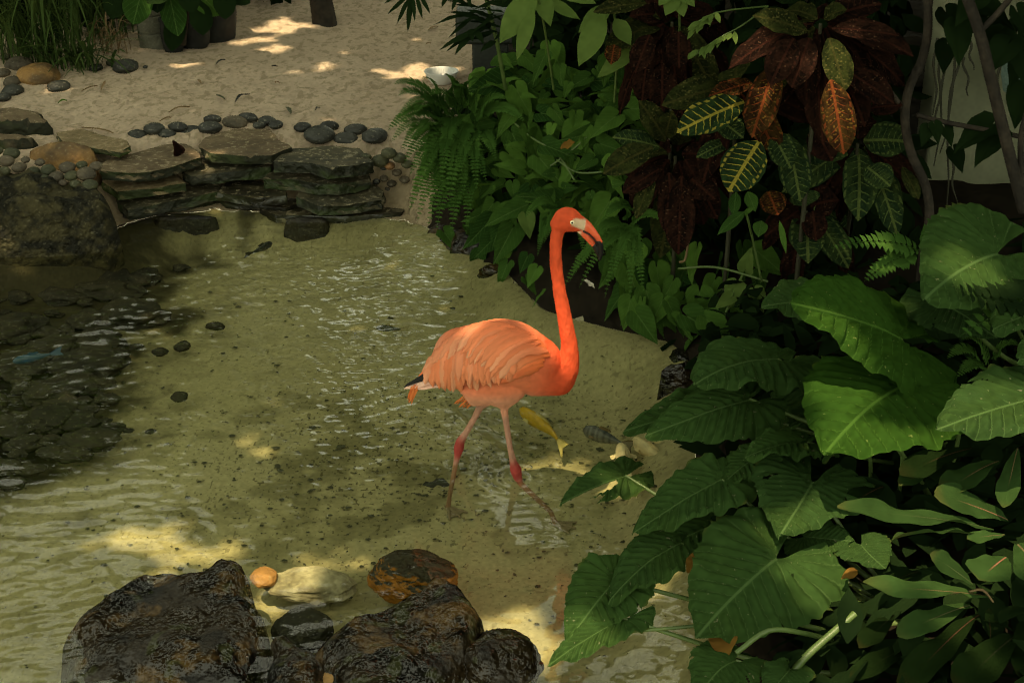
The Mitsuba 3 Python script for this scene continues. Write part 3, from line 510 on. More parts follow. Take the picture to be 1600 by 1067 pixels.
EP = thing('elephant_ear_plant', 'elephant ear plant with the brightest glossy leaf, in the middle of the right bank', 'plant', 'elephant ear plants along the right shore')
r1 = gxy(1.75, 4.75)
ear_leaf(EP, (1409, 529), 4.45, (1246, 470), 4.1, 250, r1, 0.7, 0.75, -0.05, mat='ear_bright_m', seed=1, droop=0.12, fold=0.03, side=0.10, wave=0.014, lobe=0.50, label='bright yellow green leaf')
ear_leaf(EP, (1411, 602), 4.25, (1275, 690), 3.85, 270, r1, 0.8, 0.6, 0.1, mat='ear_bright_m', seed=2, droop=0.2, fold=0.05, lobe=0.34, wave=0.02)
ear_leaf(EP, (1216, 560), 4.65, (1075, 580), 4.35, 175, r1, 0.8, 0.45, 0.1, seed=3, droop=0.25, fold=0.02, side=0.12)
ear_leaf(EP, (1172, 622), 4.5, (1030, 684), 4.2, 125, r1, 0.8, 0.4, -0.2, seed=4, droop=0.25, fold=-0.05, side=0.25, wave=0.015)
ear_leaf(EP, (1130, 628), 4.62, (988, 674), 4.4, 90, r1, 0.8, 0.4, -0.3, seed=5, droop=0.25)
ear_leaf(EP, (1290, 470), 4.95, (1196, 476), 4.8, 120, r1, 0.8, 0.4, 0.0, seed=6, droop=0.2)
ear_leaf(EP, (1262, 690), 4.35, (1174, 708), 4.1, 95, r1, 0.8, 0.5, 0.1, seed=7, droop=0.25)
ear_leaf(EP, (1300, 640), 4.75, (1230, 660), 4.6, 120, r1, 0.9, 0.2, 0.3, seed=8, droop=0.25)
ear_leaf(EP, (1212, 640), 4.8, (1262, 690), 4.7, 110, r1, 0.8, 0.4, 0.2, seed=9, droop=0.3)
ear_leaf(EP, (1300, 575), 4.9, (1205, 600), 4.7, 130, r1, 0.9, 0.2, 0.2, seed=39, droop=0.3)
EU = thing('elephant_ear_plant', 'tallest elephant ear plant, its giant leaf cut by the right edge under the pale wall', 'plant', 'elephant ear plants along the right shore')
r2 = gxy(2.25, 5.2)
ear_leaf(EU, (1559, 397), 4.75, (1432, 440), 4.45, 240, r2, 0.6, 0.7, -0.1, seed=11, droop=0.15, lobe=0.55, fold=0.05, wave=0.012, label='giant dull green leaf')
ear_leaf(EU, (1474, 472), 4.7, (1548, 528), 4.5, 120, r2, 0.8, 0.5, 0.1, seed=12, droop=0.2, lobe=0.6)
ear_leaf(EU, (1570, 470), 4.9, (1500, 500), 4.6, 110, r2, 0.8, 0.5, 0.1, seed=13, droop=0.2)
ear_leaf(EU, (1640, 480), 4.6, (1570, 510), 4.3, 130, r2, 0.8, 0.5, 0.1, seed=14, droop=0.2)
ER = thing('elephant_ear_plant', 'elephant ear plant at the right edge, its leaf rim sunlit', 'plant', 'elephant ear plants along the right shore')
r3 = gxy(2.1, 4.1)
ear_leaf(ER, (1632, 618), 3.95, (1478, 668), 3.7, 170, r3, 0.8, 0.5, 0.0, seed=15, droop=0.2, wave=0.025)
ear_leaf(ER, (1690, 560), 4.2, (1600, 560), 4.0, 150, r3, 0.8, 0.5, 0.0, seed=16, droop=0.2)
EL = thing('elephant_ear_plant', 'lowest elephant ear plant, its dark leaves hanging over the water at the bottom', 'plant', 'elephant ear plants along the right shore')
r4 = gxy(1.35, 3.75)
ear_leaf(EL, (1128, 748), 4.12, (1006, 826), 3.82, 112, r4, 0.7, 0.55, 0.0, seed=21, droop=0.25, quilt=0.03)
ear_leaf(EL, (1184, 712), 4.25, (1120, 760), 4.1, 80, r4, 0.8, 0.4, 0.2, seed=22, droop=0.25)
ear_leaf(EL, (1270, 752), 4.1, (1232, 834), 3.8, 185, r4, 0.7, 0.55, 0.0, seed=23, droop=0.25, quilt=0.03, lobe=0.5)
ear_leaf(EL, (1213, 873), 3.8, (1082, 980), 3.5, 235, r4, 0.75, 0.6, -0.05, seed=24, droop=0.16, quilt=0.026, lobe=0.45, fold=0.04)
ear_leaf(EL, (1064, 848), 3.95, (950, 918), 3.65, 115, r4, 0.7, 0.55, 0.1, seed=25, droop=0.3, quilt=0.028)
ear_leaf(EL, (962, 905), 3.75, (890, 996), 3.55, 125, r4, 0.7, 0.6, 0.0, seed=26, droop=0.3, quilt=0.028)
ear_leaf(EL, (975, 965), 3.62, (862, 1036), 3.45, 72, gxy(1.3, 3.5), 0.8, 0.5, 0.1, seed=27, droop=0.2, quilt=0.028, label='leaf tip in full sun over the water')
ear_leaf(EL, (1120, 820), 4.1, (1000, 880), 3.85, 120, r4, 0.7, 0.4, 0.1, seed=28, droop=0.3, quilt=0.028)
ear_leaf(EL, (1345, 850), 3.9, (1370, 888), 3.78, 90, r4, 0.9, 0.3, 0.1, seed=29, droop=0.2)
ear_leaf(EL, (1150, 1030), 3.45, (1085, 1075), 3.25, 130, gxy(1.3, 3.45), 0.7, 0.5, 0.1, seed=30, droop=0.3, quilt=0.028)
ear_leaf(EL, (1235, 1045), 3.4, (1210, 1085), 3.25, 80, gxy(1.3, 3.45), 0.7, 0.5, 0.1, seed=31, droop=0.3)
ear_leaf(EL, (1256, 838), 3.98, (1330, 850), 3.9, 90, r4, 0.9, 0.3, 0.1, seed=32, droop=0.2, label='pale sunlit leaf behind the lowest big one')
ear_leaf(EL, (978, 742), 4.4, (878, 782), 4.2, 78, r4, 0.7, 0.6, 0.05, seed=33, droop=0.15, fold=0.1, cut=lambda t, s: (s > 0.28 + 0.1 * np.sin(t * 9)) & (t < -0.05) & (t > -0.42) | (s > 0.62 + .12 * np.sin(t * 14)) & (t <= -0.42), label='torn leaf over a sunlit spot')
part(EL, 'cut_stalk', tube([at(1225, 1075, Y=3.38), at(1255, 1030, Y=3.42), at(1336, 958, Y=3.5)], [.013, .012, .011], 8, 4), 'stem_m', label='thick cut leaf stalk with a pale end')
part(EL, 'cut_stalk', tube([at(1150, 1020, Y=3.4), at(1200, 985, Y=3.45), at(1252, 988, Y=3.5), at(1300, 1000, Y=3.55)], [.008, .008, .008, .008], 7, 4), 'stem_m')
part(EL, 'cut_stalk', tube([at(986, 986, Y=3.6), at(1060, 980, Y=3.6), at(1140, 972, Y=3.6), at(1215, 968, Y=3.58), at(1290, 985, Y=3.6)], [.005, .006, .007, .008, .009], 7, 4), 'stem_m')
for a, b in (((1357, 690), (1358, 775)), ((1404, 700), (1450, 775)), ((1395, 692), (1470, 800)), ((1500, 640), (1490, 720)), ((1410, 690), (1400, 800))):
    part(EP, 'stalk', tube([at(*a, Y=4.25), at((a[0] + b[0]) / 2 + 3, (a[1] + b[1]) / 2, Y=4.3), at(*b, Y=4.35)], [.006, .007, .008], 7, 3), 'stem_m')

def simple_blade(L, W, ns=14, nt=7, prof=None, fold=0.15, droop=0.25, wave=0.02, tipcurl=0.0, twist=0.0, seed=0, lobe=0.0, quilt=0.0, vk=0.105, vs=0.16):
    r = np.random.default_rng(seed); s = np.linspace(-lobe, 1, ns); u = (s + lobe) / (1 + lobe)
    w = np.interp(u, *(prof or ([0, .12, .3, .5, .7, .88, 1], [.06, .5, .9, 1, .8, .38, 0])))
    t = np.linspace(-1, 1, nt)[None, :] * w[:, None]; S = np.repeat(s[:, None], nt, 1) - (lobe * 0.0)
    if lobe: S = S - np.where(S < 0.15, 1, 0) * 0; S = np.where((np.abs(t) < 0.3 * w[:, None]) & (S < 0), S * np.abs(t) / (0.3 * w[:, None] + 1e-6), S)
    a = np.abs(t); x, y = t * W / 2, S * L; p = r.uniform(0, 6.28, 3)
    z = fold * a * W / 2 - droop * L * np.clip(S, 0, 2) ** 2 + wave * L * (a / (w[:, None] + .02)) ** 2 * (np.sin(S * 11 + p[0]) + .6 * np.sin(S * 21 + p[1]) * np.sign(t + 1e-9))
    if quilt:
        ph = (S - vs * a) / vk; z = z + quilt * L * np.sqrt(np.abs(ph - np.round(ph)) * 2) * sstep(0, .15, a)
    th = twist * S; x, z = x * np.cos(th) - z * np.sin(th), x * np.sin(th) + z * np.cos(th)
    v = np.stack([x, y, z], -1).reshape(-1, 3)
    return v, grid_faces(ns, nt)[:, ::-1], np.stack([t.ravel() + 10 * (seed % 97), S.ravel()], -1)
def chord(R, droop):
    th = math.atan(droop * 0.9); c, s = math.cos(th), math.sin(th); return R @ np.array([[1, 0, 0], [0, c, -s], [0, s, c]])
def simple_leaf(parent, A, Ya, B, Yb, wpx, mat, up=0.6, cam=0.6, roll=0.0, seed=0, name='leaf', label=None, **kw):
    a, b = at(*A, Y=Ya), at(*B, Y=Yb); L = np.linalg.norm(b - a); W = wpx * mpp(a)
    R = chord(frame(a, b - a, facing(a, b - a, up, cam, roll)), kw.get('droop', .25))
    v, f, uv = simple_blade(L, W, seed=seed, **kw)
    return part(parent, name, (place(v, a, R), f), mat, True, uv, label=label)
HEART = ([0, .06, .16, .3, .48, .68, .86, .95, 1], [.45, .82, 1, 1, .85, .56, .24, .09, 0])
STRAP = ([0, .1, .3, .5, .7, .85, .95, 1], [.12, .3, .55, .8, 1, .9, .55, .1])

# lower right strap-leaved plants
SL = thing('strap_leaf_plant', 'plant with long paddle leaves and reddish midribs at the lower right', 'plant')
STR = 'strap_m'
for i, (A, Ya, B, Yb, w, up, cam, roll, dr_, tw) in enumerate([
    ((1552, 826), 3.75, (1322, 805), 3.55, 52, .9, .3, .35, .12, .7), ((1575, 812), 3.8, (1462, 770), 3.75, 70, .9, .4, -.2, .1, .0),
    ((1535, 838), 3.7, (1385, 838), 3.55, 52, .9, .4, .5, .2, -.5), ((1572, 870), 3.55, (1530, 905), 3.4, 90, .7, .6, .1, .1, .0), ((1590, 850), 3.6, (1640, 905), 3.4, 100, .7, .6, .1, .1, .0),
    ((1552, 932), 3.5, (1364, 930), 3.35, 46, .9, .4, .4, .15, .9), ((1515, 945), 3.55, (1408, 992), 3.35, 56, .6, .6, .1, .15, .2), ((1520, 912), 3.6, (1454, 866), 3.6, 46, .7, .6, .0, .1, .2),
    ((1570, 835), 3.7, (1512, 842), 3.65, 32, .8, .5, .1, .1, .1), ((1548, 1000), 3.4, (1545, 950), 3.45, 24, .6, .6, .1, .1, .1), ((1590, 990), 3.4, (1500, 1075), 3.15, 110, .6, .6, .1, .2, .1),
    ((1530, 960), 3.5, (1420, 1075), 3.2, 90, .6, .5, .3, .25, .2), ((1600, 960), 3.5, (1610, 1060), 3.2, 80, .6, .5, .1, .25, .2), ((1440, 1000), 3.5, (1340, 1060), 3.3, 60, .6, .5, .1, .25, .2),
    ((1520, 700), 3.95, (1415, 742), 3.8, 90, .9, .2, .2, .2, .2), ((1560, 720), 3.95, (1478, 770), 3.8, 90, .9, .2, .2, .2, .2), ((1590, 700), 3.95, (1572, 790), 3.75, 60, .8, .3, .2, .2, .2), ((1455, 735), 4.0, (1408, 758), 3.9, 50, .9, .3, .1, .2, .1),
    ((1450, 890), 3.7, (1380, 920), 3.55, 40, .6, .5, .2, .3, .2), ((1400, 960), 3.55, (1350, 1010), 3.4, 60, .6, .5, .2, .3, .2), ((1380, 760), 4.1, (1330, 790), 3.95, 70, .8, .3, .1, .2, .2), ((1470, 640), 4.4, (1545, 650), 4.3, 70, .8, .3, .1, .2, .1)]):
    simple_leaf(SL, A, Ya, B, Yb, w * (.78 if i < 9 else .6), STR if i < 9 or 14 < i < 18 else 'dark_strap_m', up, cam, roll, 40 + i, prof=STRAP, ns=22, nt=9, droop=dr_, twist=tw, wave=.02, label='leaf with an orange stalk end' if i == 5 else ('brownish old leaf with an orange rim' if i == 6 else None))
part(SL, 'midrib', tube([at(1552, 940, Y=3.49), at(1535, 921, Y=3.49), at(1510, 925, Y=3.48), at(1480, 927, Y=3.46)], [.003, .004, .003, .002], 6, 3), 'dry_stem_m', label='orange curled stalk')
whole('dead_leaf_or_smear', 'yellow drying leaf hanging below the lowest large elephant ear leaf', 'leaf', (lambda v, f, uv: (place(v, at(1128, 975, Y=3.55), chord(frame(at(1128, 975, Y=3.55), at(1132, 1030, Y=3.45) - at(1128, 975, Y=3.55), facing(at(1128, 975, Y=3.55), np.array([0, -.2, -1]), .3, .8)), .2)), f))(*simple_blade(.105, .09, seed=3, wave=.06)), 'dead_leaf_m')
whole('dead_leaf_or_smear', 'orange dead leaf caught among stalks left of the lowest large elephant ear leaf', 'leaf', (lambda v, f, uv: (place(v, at(1096, 866, Y=3.85), frame(at(1096, 866, Y=3.85), at(1066, 898, Y=3.75) - at(1096, 866, Y=3.85), facing(at(1096, 866, Y=3.85), np.array([-.5, -.2, -.6]), .5, .8))), f))(*simple_blade(.085, .06, seed=4, wave=.06)), 'dead_leaf_m')
whole('dead_leaf_or_smear', 'orange yellow dead leaf in the shade below the pale sunlit leaf', 'leaf', (lambda v, f, uv: (place(v, at(1340, 890, Y=3.75), frame(at(1340, 890, Y=3.75), at(1305, 905, Y=3.68) - at(1340, 890, Y=3.75), facing(at(1340, 890, Y=3.75), np.array([-.9, -.2, -.3]), .5, .8))), f))(*simple_blade(.07, .035, seed=5, wave=.06)), 'dead_leaf_m')

# ---------------------------------------------------------------- vines on the bank
BANK = np.array([(600, 340), (660, 352), (710, 378), (790, 425), (850, 480), (950, 512), (1050, 535), (1092, 575), (1250, 600), (1500, 640)], float)
def slope_Y(px, py, k=0.0030, back=0.0):
    yb = np.interp(px, BANK[:, 0], BANK[:, 1]); return at(px, yb, z=0.02)[1] + k * max(yb - py, 0) + back
PLANT_V = [thing('climbing_vine', 'green heart leaved vine covering the bank behind the head of the flamingo', 'vine'), thing('climbing_vine', 'vine with dull broad leaves hanging low between the neck and the elephant ears', 'vine')]
rng = np.random.default_rng(77)
ARROW = ([0, .05, .14, .26, .45, .65, .85, 1], [.55, .92, 1, .86, .72, .48, .2, 0])
def vine_leaf(parent, px, py, size, tipdir, Y, seed, up=0.55, cam=0.7, roll=0.0, mat='vine_m', prof=HEART, wr=0.82, label=None):
    a = at(px, py, Y=Y); s = mpp(a); b = at(px + math.cos(tipdir) * size, py + math.sin(tipdir) * size, Y=Y - 0.35 * size * s)
    L = np.linalg.norm(b - a); W = size * s * wr
    R = chord(frame(a, b - a, facing(a, b - a, up, cam, roll)), .18)
    v, f, uv = simple_blade(L * 1.06, W, ns=12, nt=9, prof=prof, fold=.22, droop=.18, wave=.025, seed=seed, lobe=.22, quilt=.02, vk=.16, vs=.5)
    part(parent, 'leaf', (place(v, a, R), f), mat, True, uv, label=label)
def scatter(poly, n, sep, parent, size, back, k=0.0030, dirs=(0.7, 2.4), seed=0, mat='vine_m', prof=None):
    r = np.random.default_rng(seed); pg = Polygon(poly); x0, y0, x1, y1 = pg.bounds; got = []
    for _ in range(n * 30):
        if len(got) >= n: break
        x, y = r.uniform(x0, x1), r.uniform(y0, y1)
        if not pg.contains(shapely.Point(x, y)) or any((x - a) ** 2 + (y - b) ** 2 < sep ** 2 for a, b in got): continue
        got.append((x, y)); sz = r.uniform(*size)
        vine_leaf(parent, x, y, sz, r.uniform(*dirs), slope_Y(x, y, k) + r.uniform(*back), int(r.integers(1, 9000)), r.uniform(.2, .9), r.uniform(.4, .9), r.normal(0, .65), mat, prof or (HEART if r.uniform() < .6 else ARROW), r.uniform(.62, .95))
V1 = [(735, 150), (770, 95), (850, 60), (900, 110), (960, 80), (1000, 150), (995, 260), (965, 330), (900, 330), (850, 345), (790, 375), (735, 345), (720, 260)]
scatter(V1, 135, 14, PLANT_V[0], (20, 60), (-.16, .10), seed=1, dirs=(-.2, 3.3))
scatter(V1, 60, 22, PLANT_V[0], (34, 60), (.10, .30), seed=2)
scatter(V1, 40, 24, PLANT_V[0], (14, 24), (-.18, -.02), seed=22, dirs=(-.5, 3.6))
V2 = [(940, 330), (1000, 380), (1060, 370), (1190, 390), (1200, 470), (1180, 520), (1080, 520), (1000, 490), (960, 470)]
scatter([(960, 350), (1060, 380), (1060, 500), (1000, 500), (965, 440)], 16, 20, PLANT_V[1], (34, 56), (-.15, 0), seed=13)
scatter([(700, 345), (790, 370), (850, 420), (850, 470), (780, 420), (690, 372)], 12, 22, PLANT_V[0], (26, 44), (-.1, .05), seed=14)
scatter(V2, 34, 24, PLANT_V[1], (36, 66), (-.05, .15), seed=3)
for x, y, s, d, lb in [(822, 338, 34, 1.4, 'pale yellow green heart leaf'), (798, 330, 44, 2.6, None), (782, 350, 38, 1.9, None), (748, 342, 30, 2.0, None), (770, 205, 58, 2.2, None), (850, 300, 40, 1.3, None), (905, 200, 60, 1.9, None), (980, 420, 60, 1.2, None), (1010, 455, 52, 1.3, None), (1035, 470, 46, 2.0, None), (985, 470, 45, 1.8, None), (1075, 495, 62, .6, None), (1105, 500, 60, .9, None), (1150, 445, 40, 1.9, 'bright young leaf'), (1165, 420, 34, 5.0, 'bright young leaf'), (1180, 455, 34, 1.2, 'bright young leaf'), (1142, 465, 30, 2.5, 'bright young leaf')]:
    vine_leaf(PLANT_V[0] if y < 360 else PLANT_V[1], x, y, s, d, slope_Y(x, y) - .12, int(x * 7 + y) if not lb else int(x), .6, .75, 0, 'pale_leaf_m' if lb else 'vine_m', label=lb)
for i, pl in enumerate([[(870, 250), (905, 270), (960, 265), (990, 250)], [(790, 180), (830, 215), (870, 240), (900, 285)], [(940, 190), (900, 230), (860, 260)], [(1073, 260), (1079, 330), (1072, 400), (1062, 410)], [(1060, 420), (1120, 418), (1200, 440)], [(1130, 500), (1145, 460), (1160, 430)]]):
    part(PLANT_V[0 if i < 3 else 1], 'stem', tube([at(x, y, Y=slope_Y(x, y) - .10) for x, y in pl], .006, 6, 5), 'dry_stem_m' if i == 3 else 'stem_m')
# dense shaded leaves behind the vines and crotons: one mass
def filler(n, seed):
    r = np.random.default_rng(seed); VV, FF_ = [], []; at_ = 0
    bv, bf, _ = simple_blade(1, .5, ns=5, nt=3)
    for _ in range(n):
        px = r.uniform(650, 1900); yb = np.interp(px, BANK[:, 0], BANK[:, 1]); py = r.uniform(-220, yb + 5)
        if px > 1415 and py < 345 or px < (720 if py > 150 else 815): continue
        Y = slope_Y(px, py) + r.uniform(.22, .9); p = at(px, py, Y=Y)
        ax = nrm(r.normal(size=3) + np.array([0, -.3, -.9])); R = frame(p, ax, r.normal(size=3) + np.array([0, -.5, .8])); v = bv * r.uniform(.10, .26)
        VV.append(place(v, p, R)); FF_.append(bf + at_); at_ += len(v)
    return np.vstack(VV), np.vstack(FF_)
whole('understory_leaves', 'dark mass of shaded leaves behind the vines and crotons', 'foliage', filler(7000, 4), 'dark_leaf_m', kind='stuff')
def floor_leaves(n, seed):
    r = np.random.default_rng(seed); ms = []; bv, bf, _ = simple_blade(1, .5, ns=5, nt=3)
    while len(ms) < n:
        x, y = r.uniform(.7, 3.2), r.uniform(2.9, 6.2)
        if pond_d(np.array([x]), np.array([y]))[0] > -.05: continue
        p = gxy(x, y, r.uniform(.02, .22)); ax = nrm(np.append(r.normal(size=2), r.normal(0, .5))); ms.append((place(bv * r.uniform(.08, .2), p, frame(p, ax, np.array([r.normal(0, .5), r.normal(0, .5), 1]))), bf))
    return join(ms)
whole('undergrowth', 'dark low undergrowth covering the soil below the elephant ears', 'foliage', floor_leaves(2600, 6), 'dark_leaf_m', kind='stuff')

# ---------------------------------------------------------------- ferns
def frond(P, W, n=24, seed=0, ns=None, droop_n=None, thick=.0022):
    """a frond along the 3-D polyline P with pinnae of half-width W"""
    r = np.random.default_rng(seed); p = np.asarray(P, float)
    tt = np.linspace(0, 1, len(p)); u = np.linspace(0, 1, 40); c = np.stack([np.interp(u, tt, p[:, i]) for i in range(3)], -1)
    for _ in range(6): c[1:-1] = (c[:-2] + 2 * c[1:-1] + c[2:]) / 4
    d = np.gradient(c, axis=0); d /= np.linalg.norm(d, axis=1, keepdims=True)
    up = nrm(np.array([0, 0, .8]) + nrm(np.array([0, 0, H]) - c[20]) * .8); N = up - d * (d @ up)[:, None]; N /= np.linalg.norm(N, axis=1, keepdims=True)
    S = np.cross(d, N); ms = [tube(c, np.linspace(thick, .0007, 40), 4)]
    for i in range(n):
        q = 0.07 + 0.93 * i / n; k = q * 39; k0 = int(k); pt = c[k0] + (c[min(k0 + 1, 39)] - c[k0]) * (k - k0)
        w = W * min(1, (q + .12) * 3.2) * (1 - q) ** .62 * r.uniform(.85, 1.1); h = max(w * .27, .002) * 1.0
        for sg in (-1, 1):
            a = nrm(S[k0] * sg + d[k0] * .28 + N[k0] * r.uniform(.0, .25)); e = nrm(d[k0] - a * (a @ d[k0])); dn = N[k0]
            v = np.array([pt, pt + a * w * .18 + e * h, pt + a * w * .6 + e * h * .85 + dn * w * .04, pt + a * w - dn * w * .12, pt + a * w * .6 - e * h * .8 + dn * w * .04, pt + a * w * .18 - e * h])
            ms.append((v, np.array([[0, 5, 1], [1, 5, 4], [1, 4, 2], [2, 4, 3]])))
    return join(ms)
def fern(label, root, tips, Y, w, seed, mat='fern_m', n=26, arch=.35):
    k = thing('fern', label, 'fern'); r = np.random.default_rng(seed)
    for i, (rx, ry, tx, ty, dy) in enumerate(tips):
        a, b = at(rx, ry, Y=Y + .05), at(tx, ty, Y=Y + dy); m = (a + b) / 2 + np.array([0, 0, arch * np.linalg.norm(b - a)])
        q = [(1 - t) ** 2 * a + 2 * t * (1 - t) * m + t * t * b for t in np.linspace(0, 1, 9)]
        part(k, 'frond', frond(q, w * r.uniform(.85, 1.15), n, seed * 50 + i), mat, False)
    return k
fern('large sword fern with many drooping fronds at the left end of the planted bank', None, [
    (700, 190, 615, 132, -.3), (705, 195, 605, 205, -.4), (690, 200, 640, 150, -.3), (700, 200, 660, 280, -.45), (720, 190, 642, 322, -.55), (710, 180, 690, 290, -.45), (730, 190, 700, 330, -.5), (720, 180, 672, 150, -.3), (720, 170, 740, 128, -.2), (735, 180, 765, 135, -.2),
    (700, 210, 650, 215, -.4), (720, 210, 725, 310, -.4), (735, 200, 745, 300, -.4), (705, 215, 632, 255, -.5), (715, 190, 625, 175, -.4), (740, 190, 790, 155, -.2), (695, 180, 660, 125, -.3), (725, 220, 760, 285, -.35), (690, 215, 612, 222, -.5), (712, 215, 672, 330, -.5), (735, 230, 712, 345, -.45), (745, 210, 775, 250, -.3), (690, 190, 622, 150, -.35), (710, 230, 690, 250, -.45), (730, 165, 712, 135, -.2), (700, 240, 655, 300, -.5), (712, 172, 700, 118, -.15), (748, 180, 820, 190, -.2), (690, 205, 618, 190, -.45), (695, 215, 628, 236, -.5), (705, 235, 640, 275, -.5), (715, 250, 668, 310, -.5), (725, 240, 690, 325, -.45), (735, 215, 720, 270, -.4), (700, 225, 672, 262, -.45), (685, 195, 648, 178, -.4), (700, 265, 652, 348, -.65), (715, 270, 682, 362, -.65), (728, 275, 705, 372, -.65), (742, 270, 728, 368, -.6), (695, 258, 640, 330, -.6), (722, 262, 668, 356, -.65)], 7.75, .082, 1)
fern('fern with upright and hanging fronds right of the bill', None, [(985, 360, 905, 450, -.3), (985, 350, 945, 465, -.25), (980, 350, 1005, 455, -.25), (985, 350, 985, 470, -.3), (975, 350, 915, 395, -.25), (985, 350, 1035, 345, -.15), (980, 345, 975, 320, -.1), (965, 360, 890, 440, -.3), (990, 360, 960, 430, -.3), (960, 380, 880, 450, -.3), (995, 330, 940, 345, -.2)], 6.35, .055, 2)
fern('fern with one long arching frond in the shade above the elephant ears', None, [(1440, 392, 1298, 388, -.15), (1430, 395, 1350, 440, -.1), (1440, 395, 1480, 350, -.1)], 5.9, .10, 3, n=15, arch=.15)
fern('small bright fern between stalks right of the bright elephant ear leaf', None, [(1530, 560, 1480, 560, -.1), (1545, 570, 1502, 530, -.1), (1540, 575, 1495, 590, -.1), (1550, 560, 1590, 540, -.1)], 4.9, .05, 4, n=18)
fern('small fern under the vines at the waterline behind the back of the flamingo', None, [(880, 330, 850, 380, -.2), (870, 320, 820, 340, -.2), (900, 330, 912, 400, -.2), (860, 340, 840, 400, -.2)], 6.9, .05, 5)
PF = thing('palm', 'palm seedling, its dark upper frond added as a frond shadow over the giant elephant ear leaf', 'palm')
part(PF, 'frond', frond([at(1640, 452, Y=4.55), at(1590, 470, Y=4.5), at(1540, 466, Y=4.45), at(1490, 450, Y=4.4)], .12, 10, 3), 'dark_leaf_m', False)  # dark frond added in place of a frond shadow falling on the leaf
part(PF, 'frond', frond([at(1640, 470, Y=4.5), at(1590, 485, Y=4.5), at(1540, 500, Y=4.45), at(1500, 525, Y=4.4)], .11, 9, 4), 'fern_m', False)

# ---------------------------------------------------------------- crotons
CM = {'y': 'croton_yellow_m', 'g': 'croton_green_m', 'r': 'croton_red_m', 'm': 'croton_maroon_m', 'o': 'croton_olive_m'}
CPROF = ([0, .1, .25, .45, .65, .82, .94, 1], [.1, .42, .78, .98, 1, .78, .4, 0])
def croton(label, center, Y, leaves, auto, seed, L=(95, 140), mats='mmmor'):
    k = thing('croton', label, 'shrub', 'crotons above the bank'); r = np.random.default_rng(seed); c = at(*center, Y=Y)
    for i, (A, B, w, m, dy, lb) in enumerate(leaves):
        simple_leaf(k, A, Y - .12 + dy, B, Y - .22 + dy, w, CM[m], .35, .8, 0, seed * 31 + i, ns=20, nt=11, prof=CPROF, droop=.26, fold=.2, wave=.022, quilt=.014, label=lb)
    for i in range(auto):
        a = i * 2.399 + r.uniform(-.3, .3); q = r.uniform(*L); el = r.uniform(-.5, .55)
        x, y = center[0] + 12 * math.cos(a), center[1] + 8 * math.sin(a); tx, ty = center[0] + q * math.cos(a) * r.uniform(.6, 1), center[1] + q * (.72 * math.sin(a) + .42 + .2 * el)
        simple_leaf(k, (x, y), Y + r.uniform(0, .12), (tx, ty), Y + .15 * -math.sin(a) * .6 + r.uniform(-.1, .25), r.uniform(40, 58), CM[mats[r.integers(len(mats))]], .5, .6, r.normal(0, .3), seed * 77 + i, ns=16, nt=9, prof=CPROF, droop=.42, fold=.25, wave=.03, quilt=.012)
    part(k, 'stem', tube([c, c + np.array([.03, .12, -.35]), gxy(c[0] + .05, c[1] + .25, -.05)], [.008, .01, .012], 7, 4), 'dark_stem_m')
croton('croton with two yellow veined leaves and dark drooping ones in the middle of the bank', (1150, 140), 6.15, [((1163, 160), (1061, 205), 58, 'y', 0, 'dark green leaf with yellow veins, pointing left'), ((1186, 222), (1140, 297), 70, 'y', -.1, 'rounded dark leaf with a net of yellow veins'), ((1212, 100), (1176, 212), 54, 'r', -.05, 'yellow and orange leaf with a red midrib'), ((1175, 130), (1110, 150), 30, 'r', .1, None), ((1140, 222), (1090, 245), 26, 'g', .1, None), ((1200, 300), (1215, 335), 42, 'r', .1, None), ((1230, 210), (1250, 312), 50, 'g', .1, None), ((1120, 185), (1160, 215), 40, 'g', .1, None), ((1205, 205), (1235, 262), 44, 'g', .05, None)], 5, 1)
croton('croton with dark maroon leaves drooping low behind the bill', (1055, 245), 6.35, [((1045, 270), (1052, 372), 44, 'm', -.1, None), ((1065, 275), (1060, 395), 48, 'm', -.12, None), ((1080, 280), (1115, 310), 46, 'm', -.1, 'glossy brown leaf'), ((1030, 265), (975, 300), 34, 'm', -.1, None), ((1020, 270), (995, 340), 28, 'o', -.12, None), ((1020, 230), (945, 270), 44, 'o', -.1, 'olive leaf with fine mottling'), ((1040, 220), (1000, 160), 40, 'o', 0, None), ((1030, 230), (960, 215), 36, 'g', 0, None), ((1040, 215), (1050, 175), 34, 'o', 0, None), ((1070, 250), (1120, 340), 44, 'm', 0, None)], 14, 2, (70, 130), 'mmo')
croton('croton near the top edge with a greyish purple leaf and a maroon one', (1050, 35), 6.7, [((1015, 55), (993, 112), 38, 'm', -.1, 'greyish purple leaf'), ((1060, 50), (1061, 105), 40, 'm', -.12, 'maroon leaf with a pink midrib'), ((1035, 100), (1034, 176), 46, 'm', -.1, None), ((1010, 95), (1003, 160), 36, 'm', -.05, None), ((960, 70), (955, 100), 26, 'r', 0, None), ((1010, 5), (930, 18), 26, 'o', 0, None)], 20, 3, (70, 135), 'mmmo')
croton('croton with a large red and yellow leaf hanging straight down', (1282, 38), 5.95, [((1298, 125), (1318, 238), 54, 'r', -.15, 'large red and yellow leaf'), ((1240, 60), (1205, 130), 50, 'm', -.05, None), ((1265, 60), (1238, 135), 50, 'm', -.05, None), ((1295, 60), (1320, 140), 46, 'o', -.05, None), ((1300, 45), (1400, 55), 34, 'm', -.05, None), ((1320, 110), (1395, 160), 44, 'm', .1, None), ((1260, 50), (1180, 25), 40, 'o', 0, None)], 20, 4, (80, 160), 'mmmmo')
